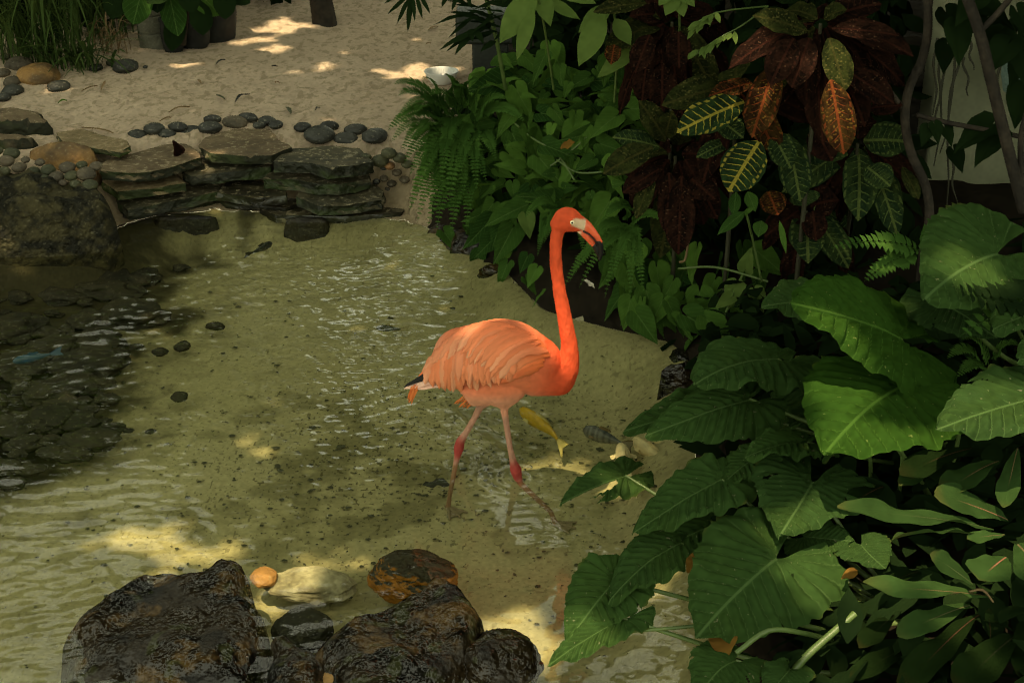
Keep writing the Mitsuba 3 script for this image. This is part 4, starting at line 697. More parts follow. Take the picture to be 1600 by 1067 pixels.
croton('croton lost in deep shade right of the hanging red leaf', (1340, 225), 6.3, [((1360, 170), (1408, 165), 34, 'm', 0, None), ((1355, 262), (1390, 290), 46, 'g', 0, None), ((1410, 262), (1435, 310), 22, 'o', 0, None), ((1270, 330), (1275, 375), 40, 'm', 0, None), ((1270, 200), (1300, 250), 50, 'm', 0, None)], 16, 5, (80, 140), 'mmg')
croton('croton in deep shade above the arching fern frond', (1260, 330), 6.2, [], 12, 6, (60, 110), 'mmg')

def plantlet(name, label, cat, leaves, mat, prof=None, ns=14, nt=7, stem=None, **kw):
    k = thing(name, label, cat)
    for i, (A, B, w, Y) in enumerate(leaves): simple_leaf(k, A, Y, B, Y - .06, w, mat, .35, .8, 0, 300 + i, ns=ns, nt=nt, prof=prof, **kw)
    if stem: part(k, 'stem', tube([at(x, y, Y=Y) for x, y, Y in stem], .006, 6, 4), 'stem_m')
    return k
plantlet('broadleaf_shrub', 'shrub with two large drooping pale yellow green leaves above the dark post', 'shrub', [((838, -12), (782, 66), 44, 6.6), ((834, 12), (808, 92), 24, 6.55), ((840, -20), (860, 40), 30, 6.7), ((870, -15), (930, 5), 26, 6.7), ((850, 0), (905, 30), 20, 6.75)], 'pale_leaf_m', stem=[(838, -15, 6.6), (850, 40, 6.75), (865, 140, 7.0)], quilt=.015)
plantlet('broadleaf_shrub', 'shrub with one pale serrated leaf hanging above the vine', 'shrub', [((945, 22), (905, 102), 40, 6.6), ((955, 10), (905, 50), 30, 6.7), ((960, 30), (985, 70), 28, 6.7), ((1000, 70), (935, 120), 30, 6.7)], 'pale_leaf_m', stem=[(955, 5, 6.65), (965, 60, 6.8), (960, 160, 6.95)], quilt=.015)
plantlet('broadleaf_shrub', 'bright green leaf cluster at the top edge, right of the serrated leaf', 'shrub', [((1058, -8), (1040, 24), 26, 6.4), ((1058, -10), (1068, 26), 24, 6.4), ((1060, -15), (1085, 10), 22, 6.4), ((1050, -15), (1030, 8), 22, 6.4)], 'pale_leaf_m', stem=[(1058, -12, 6.42), (1062, 30, 6.6), (1060, 90, 6.75)])
k = thing('leafy_sprig', 'bright green sprig of small jagged leaflets right of the purple croton leaf', 'plant'); r = np.random.default_rng(8)
for i in range(30):
    t = i / 30; cx, cy = (1150 - 70 * t, 48 + 36 * t) if i % 2 else (1085 + 35 * t, 40 - 22 * t)
    simple_leaf(k, (cx, cy), 6.0, (cx + r.uniform(-20, 8), cy + r.uniform(8, 22)), 5.96, 9, 'pale_leaf_m', .4, .8, r.normal(0, .4), 500 + i, ns=6, nt=5)
part(k, 'stem', tube([at(1085, 88, Y=6.0), at(1120, 62, Y=6.02), at(1160, 40, Y=6.05), at(1200, 10, Y=6.2)], .004, 5, 3), 'stem_m')
part(k, 'stem', tube([at(1080, 42, Y=6.0), at(1120, 20, Y=6.02), at(1200, 10, Y=6.2)], .004, 5, 3), 'stem_m')
plantlet('leafy_sprig', 'sprig of narrow bright leaves under the croton with the yellow veined leaves', 'plant', [((1165, 330), (1122, 366), 20, 6.0), ((1162, 336), (1178, 325), 10, 6.0), ((1150, 300), (1146, 338), 20, 6.05), ((1168, 300), (1180, 330), 22, 6.05), ((1190, 345), (1185, 370), 24, 6.05), ((1218, 345), (1228, 395), 10, 6.0)], 'vine_m', stem=[(1165, 330, 6.0), (1175, 370, 6.1), (1190, 440, 6.2)])
whole('dead_leaf_or_smear', 'small orange brown dead leaf stuck on the vine right of the heart leaves', 'leaf', (lambda v, f, uv: (place(v, at(898, 222, Y=6.95), frame(at(898, 222, Y=6.95), np.array([-.9, -.1, -.25]), facing(at(898, 222, Y=6.95), np.array([-.9, -.1, -.25])))), f))(*simple_blade(.08, .05, seed=9, wave=.07)), 'dead_leaf_m')
whole('dead_leaf_or_smear', 'whitish curled dead leaf at the foot of the fern right of the neck', 'leaf', (lambda v, f, uv: (place(v, at(912, 438, Y=6.0), frame(at(912, 438, Y=6.0), np.array([.9, 0, -.3]), facing(at(912, 438, Y=6.0), np.array([.9, 0, -.3])))), f))(*simple_blade(.07, .025, seed=10, wave=.07, droop=.6)), 'white_stone_m')
whole('dead_leaf_or_smear', 'brownish fallen leaf at the waterline under the vine leaves', 'leaf', (lambda v, f, uv: (place(v, at(742, 361, Y=7.55), frame(at(742, 361, Y=7.55), np.array([.95, 0, .05]), np.array([0, -.4, .9]))), f))(*simple_blade(.11, .045, seed=12, wave=.04, droop=.1)), 'pebble_warm_m')

# ---------------------------------------------------------------- right: wall, trunks, roots, pot
def chamfer_box(lo, hi, c=0.01):
    lo, hi = np.asarray(lo, float), np.asarray(hi, float); s = [m3.Manifold.sphere(c, 8).translate([lo[0] + c if i & 1 else hi[0] - c, lo[1] + c if i & 2 else hi[1] - c, lo[2] + c if i & 4 else hi[2] - c]) for i in range(8)]
    return m3.Manifold.batch_hull(s)
wl = at(1440, 300, Y=7.6)[0]
whole('garden_wall', 'pale green plastered wall at the upper right', 'wall', chamfer_box((wl, 7.6, 0.2), (7.5, 7.85, 3.6), .02), 'wall_m', smooth=30)
def trunk(name, label, pts, Y, r0, mat='bark_m', branches=(), crown=None):
    k = thing(name, label, 'tree')
    p = [at(x, y, Y=Y) for x, y in pts]; part(k, 'trunk', tube(p, np.linspace(r0, r0 * .85, len(p)), 10, 6), mat)
    for b in branches: part(k, 'branch', tube([at(x, y, Y=Y) for x, y in b], [r0 * .5] * len(b), 7, 4), mat)
    return k
T1 = trunk('young_tree', 'thin curved tree trunk left of the pale wall', [(1436, 460), (1442, 400), (1452, 340), (1446, 290), (1424, 240), (1414, 190), (1420, 140), (1440, 95), (1450, 40), (1446, -60), (1440, -160)], 6.1, .022, branches=[[(1432, 180), (1480, 192), (1540, 203), (1600, 215)], [(1415, 175), (1380, 130), (1350, 100), (1330, 60)]])
T2 = trunk('young_tree', 'brown tree trunk in front of the pale wall at the right edge', [(1600, 330), (1582, 260), (1562, 180), (1545, 110), (1530, 50), (1505, -20), (1480, -90)], 5.9, .027, branches=[[(1530, 50), (1560, 20), (1600, -30)], [(1597, 300), (1598, 200), (1640, 100)]])
k = thing('hanging_roots', 'thin aerial roots hanging in front of the pale wall', 'roots'); r = np.random.default_rng(12)
for i, (x, y0, y1, dx) in enumerate([(1491, 60, 330, -14), (1500, 80, 240, -30), (1478, 90, 260, -16), (1506, 90, 150, 8), (1470, 100, 210, -8), (1484, 230, 320, 10), (1514, 60, 110, 6), (1565, 80, 170, -8), (1462, 60, 180, -2)]):
    pts = [at(x + dx * t + 3 * math.sin(9 * t + i), y0 + (y1 - y0) * t, Y=6.9) for t in np.linspace(0, 1, 7)]
    part(k, 'root', tube(pts, [.007, .006, .007, .005, .006, .004, .003], 6, 3), 'dark_stem_m')
TL = thing('vine', 'dark leaved creeper on the trunks in front of the pale wall', 'vine')
for i, (x, y, s, d) in enumerate([(1494, 40, 60, 1.5), (1540, 30, 70, 2.6), (1570, 40, 75, 2.0), (1590, 20, 60, 1.2), (1515, 0, 80, .6), (1480, 70, 44, 1.7), (1575, 70, 60, 2.2), (1550, 195, 70, 2.5), (1490, 235, 36, 1.2), (1460, 195, 30, 1.4), (1476, 200, 30, 1.2), (1600, 140, 60, 1.8), (1530, -10, 60, 2.2), (1590, 55, 80, 1.4), (1478, 20, 50, 1.2), (1450, 200, 30, 1.9), (1560, 210, 60, 2.2), (1600, 90, 50, 2)]):
    vine_leaf(TL, x, y, s, d, 6.0 + .3 * (i % 3) * .4, 700 + i, .7, .3, .2 * (i % 3 - 1), 'dark_leaf_m')
def lathe(prof, c, n=32):
    p = np.asarray(prof, float); a = np.arange(n) * 2 * np.pi / n
    v = np.stack([p[:, None, 0] * np.cos(a), p[:, None, 0] * np.sin(a), np.repeat(p[:, 1:2], n, 1)], -1).reshape(-1, 3) + np.asarray(c)
    i, j = np.meshgrid(np.arange(len(p) - 1), np.arange(n), indexing='ij'); k1 = (i * n + j).ravel(); k2 = (i * n + (j + 1) % n).ravel()
    return v, np.vstack([np.stack([k1, k2, k2 + n], 1), np.stack([k1, k2 + n, k1 + n], 1)])
pc = at(1600, 155, Y=7.15)
whole('hanging_pot', 'pale blue rounded pot partly hidden at the right edge', 'pot', lathe([(0, 0), (.06, .005), (.11, .04), (.13, .12), (.135, .24), (.145, .25), (.145, .27), (.125, .27), (.12, .12), (.06, .05), (0, .045)], pc), 'pot_blue_m')

# ---------------------------------------------------------------- far side: post, bowl, trunk, grass clump, pots
pb = gpt(768, 122)
y0 = pb[1]; bx0, bx1 = at(738, 120, Y=y0)[0], at(795, 120, Y=y0)[0]; zt, zm = at(715, 20, Y=y0)[2], at(715, 68, Y=y0)[2]; hx0 = at(712, 40, Y=y0)[0]
k = thing('bollard', 'dark green post with a wider box head on the sand behind the fern', 'post')
part(k, 'shaft', chamfer_box((bx0, y0, pb[2] - .1), (bx1, y0 + .2, zm - .003), .012), 'bin_m', 30); part(k, 'head', chamfer_box((hx0, y0 - .05, zm), (bx1 + .12, y0 + .25, zt), .02), 'bin_m', 30)
bc = gpt(690, 131)
whole('bowl', 'white bowl standing on the sand behind the fern', 'bowl', lathe([(0, 0), (.05, 0), (.075, .01), (.105, .05), (.118, .085), (.124, .088), (.121, .094), (.112, .088), (.098, .05), (.06, .018), (0, .014)], bc), 'white_m')
tb = gpt(507, 37)
k = thing('tree', 'brown tree trunk standing in the sand at the top edge', 'tree')
part(k, 'trunk', tube([tb + np.array([0, 0, -.15]), tb + np.array([0, 0, .02]), tb + np.array([-.04, 0, .4]), tb + np.array([-.15, .1, 1.6]), tb + np.array([-.1, .1, 3.2])], [.125, .10, .088, .08, .07], 14, 5), 'bark_m')
def crown(c, rad, n, size, seed, tubes=None):
    r = np.random.default_rng(seed); d = r.normal(size=(n, 3)); d /= np.linalg.norm(d, axis=1, keepdims=True)
    p = np.asarray(c) + d * np.asarray(rad) * (r.uniform(.25, 1, (n, 1)) ** .6); return leaf_cloud(p, size, r)
def leaf_cloud(p, size, r, keep=None):
    n = len(p); a = r.normal(size=(n, 3)); a /= np.linalg.norm(a, axis=1, keepdims=True); b = np.cross(a, r.normal(size=(n, 3))); b /= np.linalg.norm(b, axis=1, keepdims=True)
    s = size * r.uniform(.7, 1.3, (n, 1)); a, b = a * s, b * s * .5
    q = np.stack([p - a, p + b * .9 - a * .1, p + a, p - b * .9 - a * .1], 1).reshape(-1, 3); k0 = np.arange(n)[:, None] * 4
    return q, np.vstack([k0 + [0, 1, 2], k0 + [0, 2, 3]])
part(k, 'crown', crown(tb + np.array([-.2, .3, 4.3]), (1.6, 1.6, 1.2), 1800, .16, 5), 'canopy_m', False)
# palm leaflets hanging in at the top
k = thing('palm', 'palm frond tips hanging in from the top edge over the sand', 'palm'); r = np.random.default_rng(3)
for i, (A, B) in enumerate([((640, -8), (606, 22)), ((641, -6), (620, 38)), ((642, -5), (637, 50)), ((645, -6), (648, 33)), ((650, -8), (660, 30)), ((655, -10), (672, 22)), ((700, -10), (690, 12)), ((715, -10), (706, 18)), ((730, -10), (735, 12)), ((640, -15), (600, 6))]):
    simple_leaf(k, A, 7.2, B, 7.1, 7 if i != 2 else 9, 'dark_leaf_m', .4, .8, 0, i, name='leaflet', ns=8, nt=5, droop=.1)
part(k, 'stalk', tube([at(640, -10, Y=7.2), at(690, -20, Y=7.25), at(780, -30, Y=7.4)], .005, 6, 3), 'stem_m')
k = thing('palm', 'small dark palm with narrow leaflets beside the dark green post', 'palm')
for i in range(34):
    a = r.uniform(2.0, 4.4) if i % 2 else r.uniform(.6, 2.6); L_ = r.uniform(35, 70); cx, cy = r.uniform(738, 800), r.uniform(-5, 55)
    simple_leaf(k, (cx, cy), 7.6, (cx + L_ * math.cos(a), cy - L_ * .6 * math.sin(a) + 12), 7.5 + r.uniform(-.1, .1), 7, 'dark_leaf_m', .5, .6, r.normal(0, .3), i, name='leaflet', ns=7, nt=3, droop=.3)
for A, B in (((755, 45), (690, 76)), ((740, 50), (712, 84)), ((735, 48), (738, 64)), ((775, 65), (752, 80)), ((740, 45), (755, 68))): simple_leaf(k, A, 7.5, B, 7.4, 11, 'dark_leaf_m', .5, .6, 0, 9, name='leaflet', ns=8, nt=5, droop=.35)
part(k, 'stem', tube([at(790, 140, Y=7.8), at(775, 60, Y=7.7), at(760, 0, Y=7.65)], .012, 6, 3), 'stem_m')
def sedge(label, base, n, hh, spread, seed, mat='sedge_m', wide=.010, cat='grass'):
    k = thing('grass_clump', label, cat); r = np.random.default_rng(seed)
    for i in range(n):
        a = r.uniform(0, 6.28); b = np.asarray(base) + np.array([r.normal(0, spread * .35), r.normal(0, spread * .2), 0]); L_ = hh * r.uniform(.5, 1.1); o = spread * r.uniform(.3, 1.2)
        b[2] = float(height(b[0], b[1])) - .02; dirv = np.array([math.cos(a), math.sin(a) - .25, 0]); t = np.linspace(0, 1, 9)[:, None]
        c = b + dirv * o * t ** 1.6 + np.array([0, 0, 1]) * L_ * (1.5 * t - (.5 + .9 * r.uniform(0, 1)) * t ** 2.2)
        sd_ = nrm(np.cross(dirv, [0, 0, 1])); w = wide * r.uniform(.6, 1.3) * (np.sin(np.pi * np.clip(t * .9 + .1, 0, 1)) ** .7)
        v = np.hstack([c - sd_ * w, c + np.array([0, 0, -.003]), c + sd_ * w]).reshape(-1, 3)
        part(k, 'blade', (v, grid_faces(9, 3)), mat, True)
sedge('tall dark grassy clump at the upper left behind the stones', gpt(70, 95), 120, 1.15, .55, 1)
sedge('lower arching grass tuft in front of the tall clump, above the sunlit orange stone', gpt(120, 108), 70, .38, .40, 2)
sedge('grass at the left edge with pale arching blades', gpt(10, 85), 50, .6, .5, 3)
sedge('dark grass behind the tall clump at the top edge', gpt(150, 60), 80, 1.1, .5, 4)
sedge('small reddish brown dry tuft right of the grassy clump', gpt(172, 82), 30, .42, .22, 5, 'dry_stem_m', .006)
st = gpt(238, 76)
k = thing('stump', 'pale segmented stump under the broad dark leaves at the upper left', 'stump')
for i in range(4): part(k, 'segment', lathe([(0, .0), (.105, .0), (.112, .012), (.112, .118), (.105, .13), (0, .13)], st + np.array([0, .08, -.02 + .134 * i]), 20), 'pale_bark_m', 40)
for i, (x, y, rr, hh, lb) in enumerate([(300, 78, .13, .36, 'dark rounded pot under the broad leaves, left of the taller one'), (335, 70, .16, .42, 'taller dark pot at the edge of the sand under the broad leaves'), (268, 84, .09, .26, 'narrow dark pot right of the pale stump')]):
    c = gpt(x, y); whole('pot', lb, 'pot', lathe([(0, 0), (rr * .7, 0), (rr * .85, .03), (rr, hh * .5), (rr * .95, hh * .9), (rr * 1.06, hh * .92), (rr * 1.06, hh), (rr * .9, hh), (rr * .85, hh * .8), (0, hh * .8)], c + np.array([0, rr, -.01]), 28), 'pot_dark_m', 40)
k = thing('broadleaf_plant', 'plant with large dark hanging leaves above the pots at the upper left', 'plant')
for i, (A, B, w) in enumerate([((225, -25), (208, 38), 46), ((262, -20), (278, 56), 40), ((300, -20), (344, 24), 44), ((290, -25), (300, 20), 34), ((240, -30), (246, 20), 30), ((330, -30), (390, 5), 40), ((275, -30), (230, 5), 36), ((310, 0), (318, 55), 36), ((280, 10), (268, 80), 34), ((190, -30), (175, 30), 40), ((350, -30), (352, 30), 36)]):
    simple_leaf(k, A, 10.4 + .1 * (i % 3), B, 10.25 + .1 * (i % 3), w, 'vine_m' if i in (1, 2, 0) else 'dark_leaf_m', .4, .7, 0, 600 + i, ns=16, nt=9, prof=CPROF, droop=.15)
part(k, 'stem', tube([at(285, 70, Y=10.6), at(290, 0, Y=10.6), at(280, -60, Y=10.6)], .03, 8, 4), 'bark_m')
k = thing('hedge', 'dark shrubs closing the upper left corner', 'shrub'); r = np.random.default_rng(44)
p = np.stack([r.uniform(-8, -1.9, 5200), r.uniform(11.3, 13.5, 5200), r.uniform(.2, 2.6, 5200)], -1); p = p[(p[:, 0] < -2.6) | (p[:, 1] > 12.2)]
part(k, 'leaves', leaf_cloud(p, .16, r), 'dark_leaf_m', False)

# ---------------------------------------------------------------- litter
def litter(name, label, cat, pts, w, mat, lift=.012):
    P3 = np.array([gpt(x, y, lift) for x, y in pts]); t = np.linspace(0, 1, len(P3))
    u = np.linspace(0, 1, 9); c = np.stack([np.interp(u, t, P3[:, i]) for i in range(3)], -1); d = np.gradient(c, axis=0); s = np.cross(d, [0, 0, 1.0]); s /= np.linalg.norm(s, axis=1, keepdims=True) + 1e-9
    ww = w * np.sin(np.pi * np.clip(u * .94 + .03, 0, 1))[:, None]; c[:, 2] += .012 * np.sin(u * 3.1)
    v = np.hstack([c - s * ww + [0, 0, .006], c, c + s * ww + [0, 0, .008]]).reshape(-1, 3)
    whole(name, label, cat, (v, grid_faces(9, 3)), mat, True)
for pts, w, m, lb in [([(264, 179), (280, 174), (297, 171)], .012, 'dry_stem_m', 'long brown dead leaf on the sand above the row of river stones'), ([(368, 163), (376, 155), (390, 151)], .014, 'pot_dark_m', 'dark curled leaf on the sand below the middle'), ([(338, 152), (344, 157), (352, 159)], .014, 'pebble_green_m', 'small olive leaf left of the dark curled one'), ([(91, 165), (98, 163), (105, 161)], .02, 'vine_m', 'small green leaf on the sand near the left stones'), ([(447, 171), (452, 177), (455, 183)], .016, 'pebble_green_m', 'yellowish green leaf on the sand above the biggest river stone'),
    ([(128, 146), (142, 142), (153, 138)], .006, 'dry_stem_m', 'thin dry twig on the sand right of the stones'), ([(158, 146), (163, 138), (165, 130)], .010, 'dry_stem_m', 'curved brown stalk lying beside the thin twig'), ([(250, 193), (262, 190), (268, 188)], .006, 'dry_stem_m', 'short twig above the second river stone'), ([(128, 203), (160, 209), (178, 212)], .010, 'dry_stem_m', 'dark twig lying on the half buried tan slab'),
    ([(338, 103), (346, 100), (352, 97)], .012, 'pot_dark_m', 'dark leaf scrap on the sand, upper middle'), ([(425, 107), (431, 109), (434, 108)], .010, 'pot_dark_m', 'small dark leaf scrap in the middle of the sand'), ([(669, 51), (678, 48), (685, 45)], .018, 'dry_stem_m', 'brown dead leaf on the sand left of the dark green post'), ([(665, 74), (669, 73), (673, 71)], .014, 'dry_stem_m', 'small brown leaf between post and sunlit patch'), ([(430, 133), (434, 134), (437, 134)], .014, 'orange_pebble_m', 'tiny orange leaf scrap on the sand'),
    ([(309, 128), (312, 133), (315, 136)], .010, 'dry_stem_m', 'small brown stalk in the middle of the sand'), ([(493, 176), (497, 174), (500, 173)], .010, 'pot_dark_m', 'dark leaf scrap behind the biggest river stone')]: litter('leaf_scrap', lb, 'leaf', pts, w, m)
c = at(272, 243, Y=at(272, 243, z=.32)[1])
v, f, uv = simple_blade(.10, .085, ns=10, nt=9, droop=.25, fold=1.3, seed=2, wave=.05)
whole('dead_leaf_or_smear', 'dark brown curled leaf standing on a tan flagstone', 'leaf', (place(v, c + np.array([0, 0, -.01]), frame(c, np.array([.12, .15, 1]), np.array([.8, -.7, .1]))), f), 'dry_stem_m' if 0 else 'croton_maroon_m', True, uv)
c = at(706, 757, z=-.19)  # dark leaf-shaped sheet, stands in for a dark reflection by the foot
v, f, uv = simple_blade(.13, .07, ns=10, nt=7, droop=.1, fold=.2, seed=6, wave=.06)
whole('dead_leaf_or_smear', 'black leaf-shaped sheet added as the dark reflection beside the left foot of the flamingo', 'leaf', (place(v, c, frame(c, np.array([-.95, .1, .02]), np.array([0, 0, 1]))), f), 'pot_dark_m', True, uv)
r = np.random.default_rng(61); n = 2400
x = np.concatenate([r.normal(-.45, .8, n // 2), r.uniform(-3.2, 1.2, n // 2)]); y = np.concatenate([r.normal(5.5, .6, n // 2), r.uniform(3.6, 7.6, n // 2)]); ok = pond_d(x, y) > .15; x, y = x[ok], y[ok]
p = np.stack([x, y, height(x, y) + .006], -1); n = len(p); sz = r.gamma(1.6, .0024, n) + .0014; a = r.uniform(0, 6.28, n); VV, FF_ = [], []
for i in range(n):
    k6 = np.arange(5) * 1.2566 + a[i]; rad = sz[i] * r.uniform(.5, 1.2, 5); q = p[i] + np.stack([np.cos(k6) * rad * 1.3, np.sin(k6) * rad, r.uniform(0, .004, 5)], -1)
    VV.append(np.vstack([p[i] + [0, 0, .004], q])); FF_.append(np.array([[0, 1, 2], [0, 2, 3], [0, 3, 4], [0, 4, 5], [0, 5, 1]]) + 6 * i)
whole('pond_litter', 'dark specks of plant debris strewn over the pond bed', 'debris', (np.vstack(VV), np.vstack(FF_)), 'dark_stem_m', False, kind='stuff')
# ---------------------------------------------------------------- flamingo
FY = 5.05
def fp(px, py, dy=0.0): return at(px, py, Y=FY + dy)
FS = 0.00252
def ball(c, r): return m3.Manifold.sphere(r, 20).translate(list(c))
def ell(c, rx, ry, rz, tilt=0.0): return m3.Manifold.sphere(1, 28).scale([rx, ry, rz]).rotate([0, math.degrees(tilt), 0]).translate(list(c))
def chain(pts):
    return m3.Manifold.batch_boolean([m3.Manifold.batch_hull([ball(a, ra), ball(b, rb)]) for (a, ra), (b, rb) in zip(pts[:-1], pts[1:])], m3.OpType.Add)
hullm = lambda *s: m3.Manifold.batch_hull(list(s))
body = hullm(ell(fp(782, 556), 76 * FS, .125, 60 * FS, -.05), ell(fp(733, 556), 56 * FS, .105, 46 * FS, .28), ell(fp(835, 570), 45 * FS, .10, 48 * FS, .0), ball(fp(678, 590), .036))
breast = hullm(ell(fp(836, 578), 40 * FS, .095, 42 * FS), ell(fp(872, 592), 27 * FS, .06, 27 * FS))
tail = hullm(ball(fp(690, 588), .042), ball(fp(655, 598), .018), ball(fp(640, 602), .010))
NECK = [((874, 592), 26), ((884, 578), 21), ((890, 560), 16.5), ((890, 540), 14.2), ((886, 515), 13), ((881, 490), 12.2), ((876, 465), 11.4), ((872, 440), 10.7), ((869, 415), 10.2), ((868, 392), 10), ((869, 373), 10.2), ((873, 357), 11.5), ((881, 347), 15)]
neck = chain([(fp(*c), w * FS * (.92 if c[1] < 545 else .96)) for c, w in NECK])
head = hullm(ell(fp(886, 343), 21 * FS, .042, 19 * FS), ball(fp(872, 350), 12 * FS)) + hullm(ell(fp(890, 345), 18 * FS, .036, 17 * FS), ell(fp(909, 350), 10 * FS, .022, 11 * FS))
thigh1 = hullm(ell(fp(775, 605, -.055), 48 * FS, .055, 30 * FS, .1), ball(fp(790, 634, -.05), 6.5 * FS)) + hullm(ell(fp(755, 610, -.05), 36 * FS, .055, 22 * FS, .1), ball(fp(740, 628, -.05), 7 * FS))
thigh2 = hullm(ell(fp(765, 600, .055), 42 * FS, .05, 28 * FS, .1), ball(fp(752, 634, .05), 6 * FS))
nf, ff = fp(868, 826, -.06), fp(700, 784, .10)            # near and far foot, on the pond bed
nf[2] = float(height(nf[0], nf[1])) + .012; ff[2] = float(height(ff[0], ff[1])) + .012
legn = chain([(fp(787, 636, -.05), .017), (fp(790, 655, -.05), .0125), (fp(797, 700, -.05), .0112), (fp(802, 722, -.05), .0145), (fp(806, 734, -.05), .0235), (fp(809, 746, -.05), .017), (fp(815, 757, -.05), .0115), (nf + np.array([-.02, .01, .05]), .0095), (nf, .011)])
legf = chain([(fp(751, 634, .05), .016), (fp(742, 652, .055), .0125), (fp(728, 676, .06), .0125), (fp(719, 690, .065), .018), (fp(717, 700, .07), .021), (fp(715, 711, .07), .014), (fp(712, 724, .075), .0105), (ff + np.array([.006, -.0, .05]), .009), (ff, .011)])
sol = m3.Manifold.batch_boolean([body, breast, tail, neck, head, thigh1, thigh2, legn, legf], m3.OpType.Add).refine_to_length(.012)
mm = sol.to_mesh(); tm = trimesh.Trimesh(np.array(mm.vert_properties[:, :3], float), np.array(mm.tri_verts), process=True)
v0 = np.array(tm.vertices); trimesh.smoothing.filter_taubin(tm, lamb=.5, nu=.52, iterations=14)
v = np.array(tm.vertices); thin = (v0[:, 2] < fp(780, 645)[2]); v[thin] = v0[thin] * .6 + v[thin] * .4
nn = np.array(tm.vertex_normals)
def to_px(v):
    q = v - np.array([0, 0, H]); d = q[:, 1] * CP - q[:, 2] * SP; return 800 + F * q[:, 0] / d, 533.5 - F * (q[:, 1] * SP + q[:, 2] * CP) / d
# plumage in the bird's own side plane: u along the body (0 = breast point), h above the feet, in metres
u_ = v[:, 0] - fp(907, 590)[0]; h_ = v[:, 2]
ruff = meshkit.fbm(v * np.array([60, 60, 25]), 3, 4) - .5
onbody = (h_ > fp(780, 640)[2])
v[onbody] += nn[onbody] * (ruff[onbody] * .006)[:, None]
def mixc(a, b, t): return np.asarray(a) * (1 - t)[:, None] + np.asarray(b) * t[:, None]
neck_c, body_c, belly_c, leg_c, knee_c = (.62, .080, .026), (.66, .185, .085), (.64, .29, .18), (.42, .22, .15), (.34, .05, .04)
t_neck = np.clip(sstep(-.26, -.06, u_ - .10 * (h_ - .45)), 0, 1); t_neck = np.maximum(t_neck, sstep(fp(880, 560)[2], fp(880, 530)[2], h_) * (u_ > -.14))
col = mixc(body_c, belly_c, sstep(fp(780, 590)[2], fp(780, 615)[2], h_))
col = mixc(col, belly_c, sstep(-.50, -.62, u_))
col = col * (1 - t_neck)[:, None] + np.asarray(neck_c) * t_neck[:, None]
zk = fp(800, 640)[2]; legm = sstep(zk + .012, zk - .012, h_) * (np.abs(u_ + .30) < .5)
col = col * (1 - legm)[:, None] + np.asarray(leg_c) * legm[:, None]
for kc, rk in ((fp(806, 735, -.05), .06), (fp(717, 698, .07), .065)):
    d = np.linalg.norm((v - kc) * np.array([1, 1, .8]), axis=1); t = sstep(rk, rk * .4, d); col = col * (1 - t)[:, None] + np.asarray(knee_c) * t[:, None]
lw = sstep(0.0, -.12, h_); col = col * (1 - .55 * lw)[:, None] + np.array([.10, .085, .05]) * .55 * lw[:, None]
eye_p = fp(896, 342.5, -.036)
fc = np.array([.70, .52, .34]); a_, b_ = fp(899, 344), fp(915, 352)
d = np.linalg.norm((v - a_)[:, [0, 2]] - np.clip(((v - a_)[:, [0, 2]] @ (b_ - a_)[[0, 2]]) / np.dot((b_ - a_)[[0, 2]], (b_ - a_)[[0, 2]]), 0, 1)[:, None] * (b_ - a_)[[0, 2]], axis=1)
t = sstep(.020, .012, d - .006 * sstep(fp(903, 346)[0], fp(914, 352)[0], v[:, 0])) * (v[:, 0] > fp(891, 342)[0]); col = col * (1 - t)[:, None] + fc * t[:, None]
col *= (.80 + .42 * (meshkit.fbm(v * np.array([75, 75, 45]), 3, 8)))[:, None]
bird = thing('flamingo', 'orange pink flamingo wading through the pond', 'flamingo')
part(bird, 'body', (v, np.array(tm.faces)), 'plumage_m', True, None, np.clip(col, 0, 1))
# wing: loose overlapping plumes laid on the flank, both sides
inter = trimesh.ray.ray_pyembree.RayMeshIntersector(tm) if hasattr(trimesh.ray, 'ray_pyembree') else trimesh.ray.ray_triangle.RayMeshIntersector(tm)
bodym = (body + breast).to_mesh(); bt = trimesh.Trimesh(np.array(bodym.vert_properties[:, :3], float), np.array(bodym.tri_verts)); pq = trimesh.proximity.ProximityQuery(bt)
BV, BF = bt.vertices[bt.faces], bt.face_normals
def flank(px, py, sg):
    """points of the flank under photo pixels (near side), or their mirror images (far side)"""
    o = np.array([0, 0, H]); d = np.stack([(px - 800) / F, CP + (533.5 - py) / F * SP, -SP + (533.5 - py) / F * CP], -1); d /= np.linalg.norm(d, axis=1, keepdims=True)
    e1, e2 = BV[:, 1] - BV[:, 0], BV[:, 2] - BV[:, 0]; s = o - BV[:, 0]; qv = np.cross(s, e1)
    h = np.cross(d[:, None], e2[None]); det = (h * e1).sum(-1); det = np.where(np.abs(det) < 1e-12, 1e-12, det)
    u = (h * s).sum(-1) / det; w = (d[:, None] * qv[None]).sum(-1) / det; t = (e2 * qv).sum(-1)[None] / det
    t = np.where((u >= 0) & (w >= 0) & (u + w <= 1) & (t > 0), t, 1e9); k = t.argmin(1); t = t.min(1); hit = t < 1e8
    c = o + d * np.where(hit, t, 1.0)[:, None]; n = BF[k].copy()
    if (~hit).any():
        q = o + d[~hit] * (FY / d[~hit, 1])[:, None]; c2, _, tr = pq.on_surface(q); c[~hit] = c2; n[~hit] = BF[tr]
    if sg > 0: c[:, 1] = 2 * FY - c[:, 1]; n[:, 1] *= -1
    return c, n
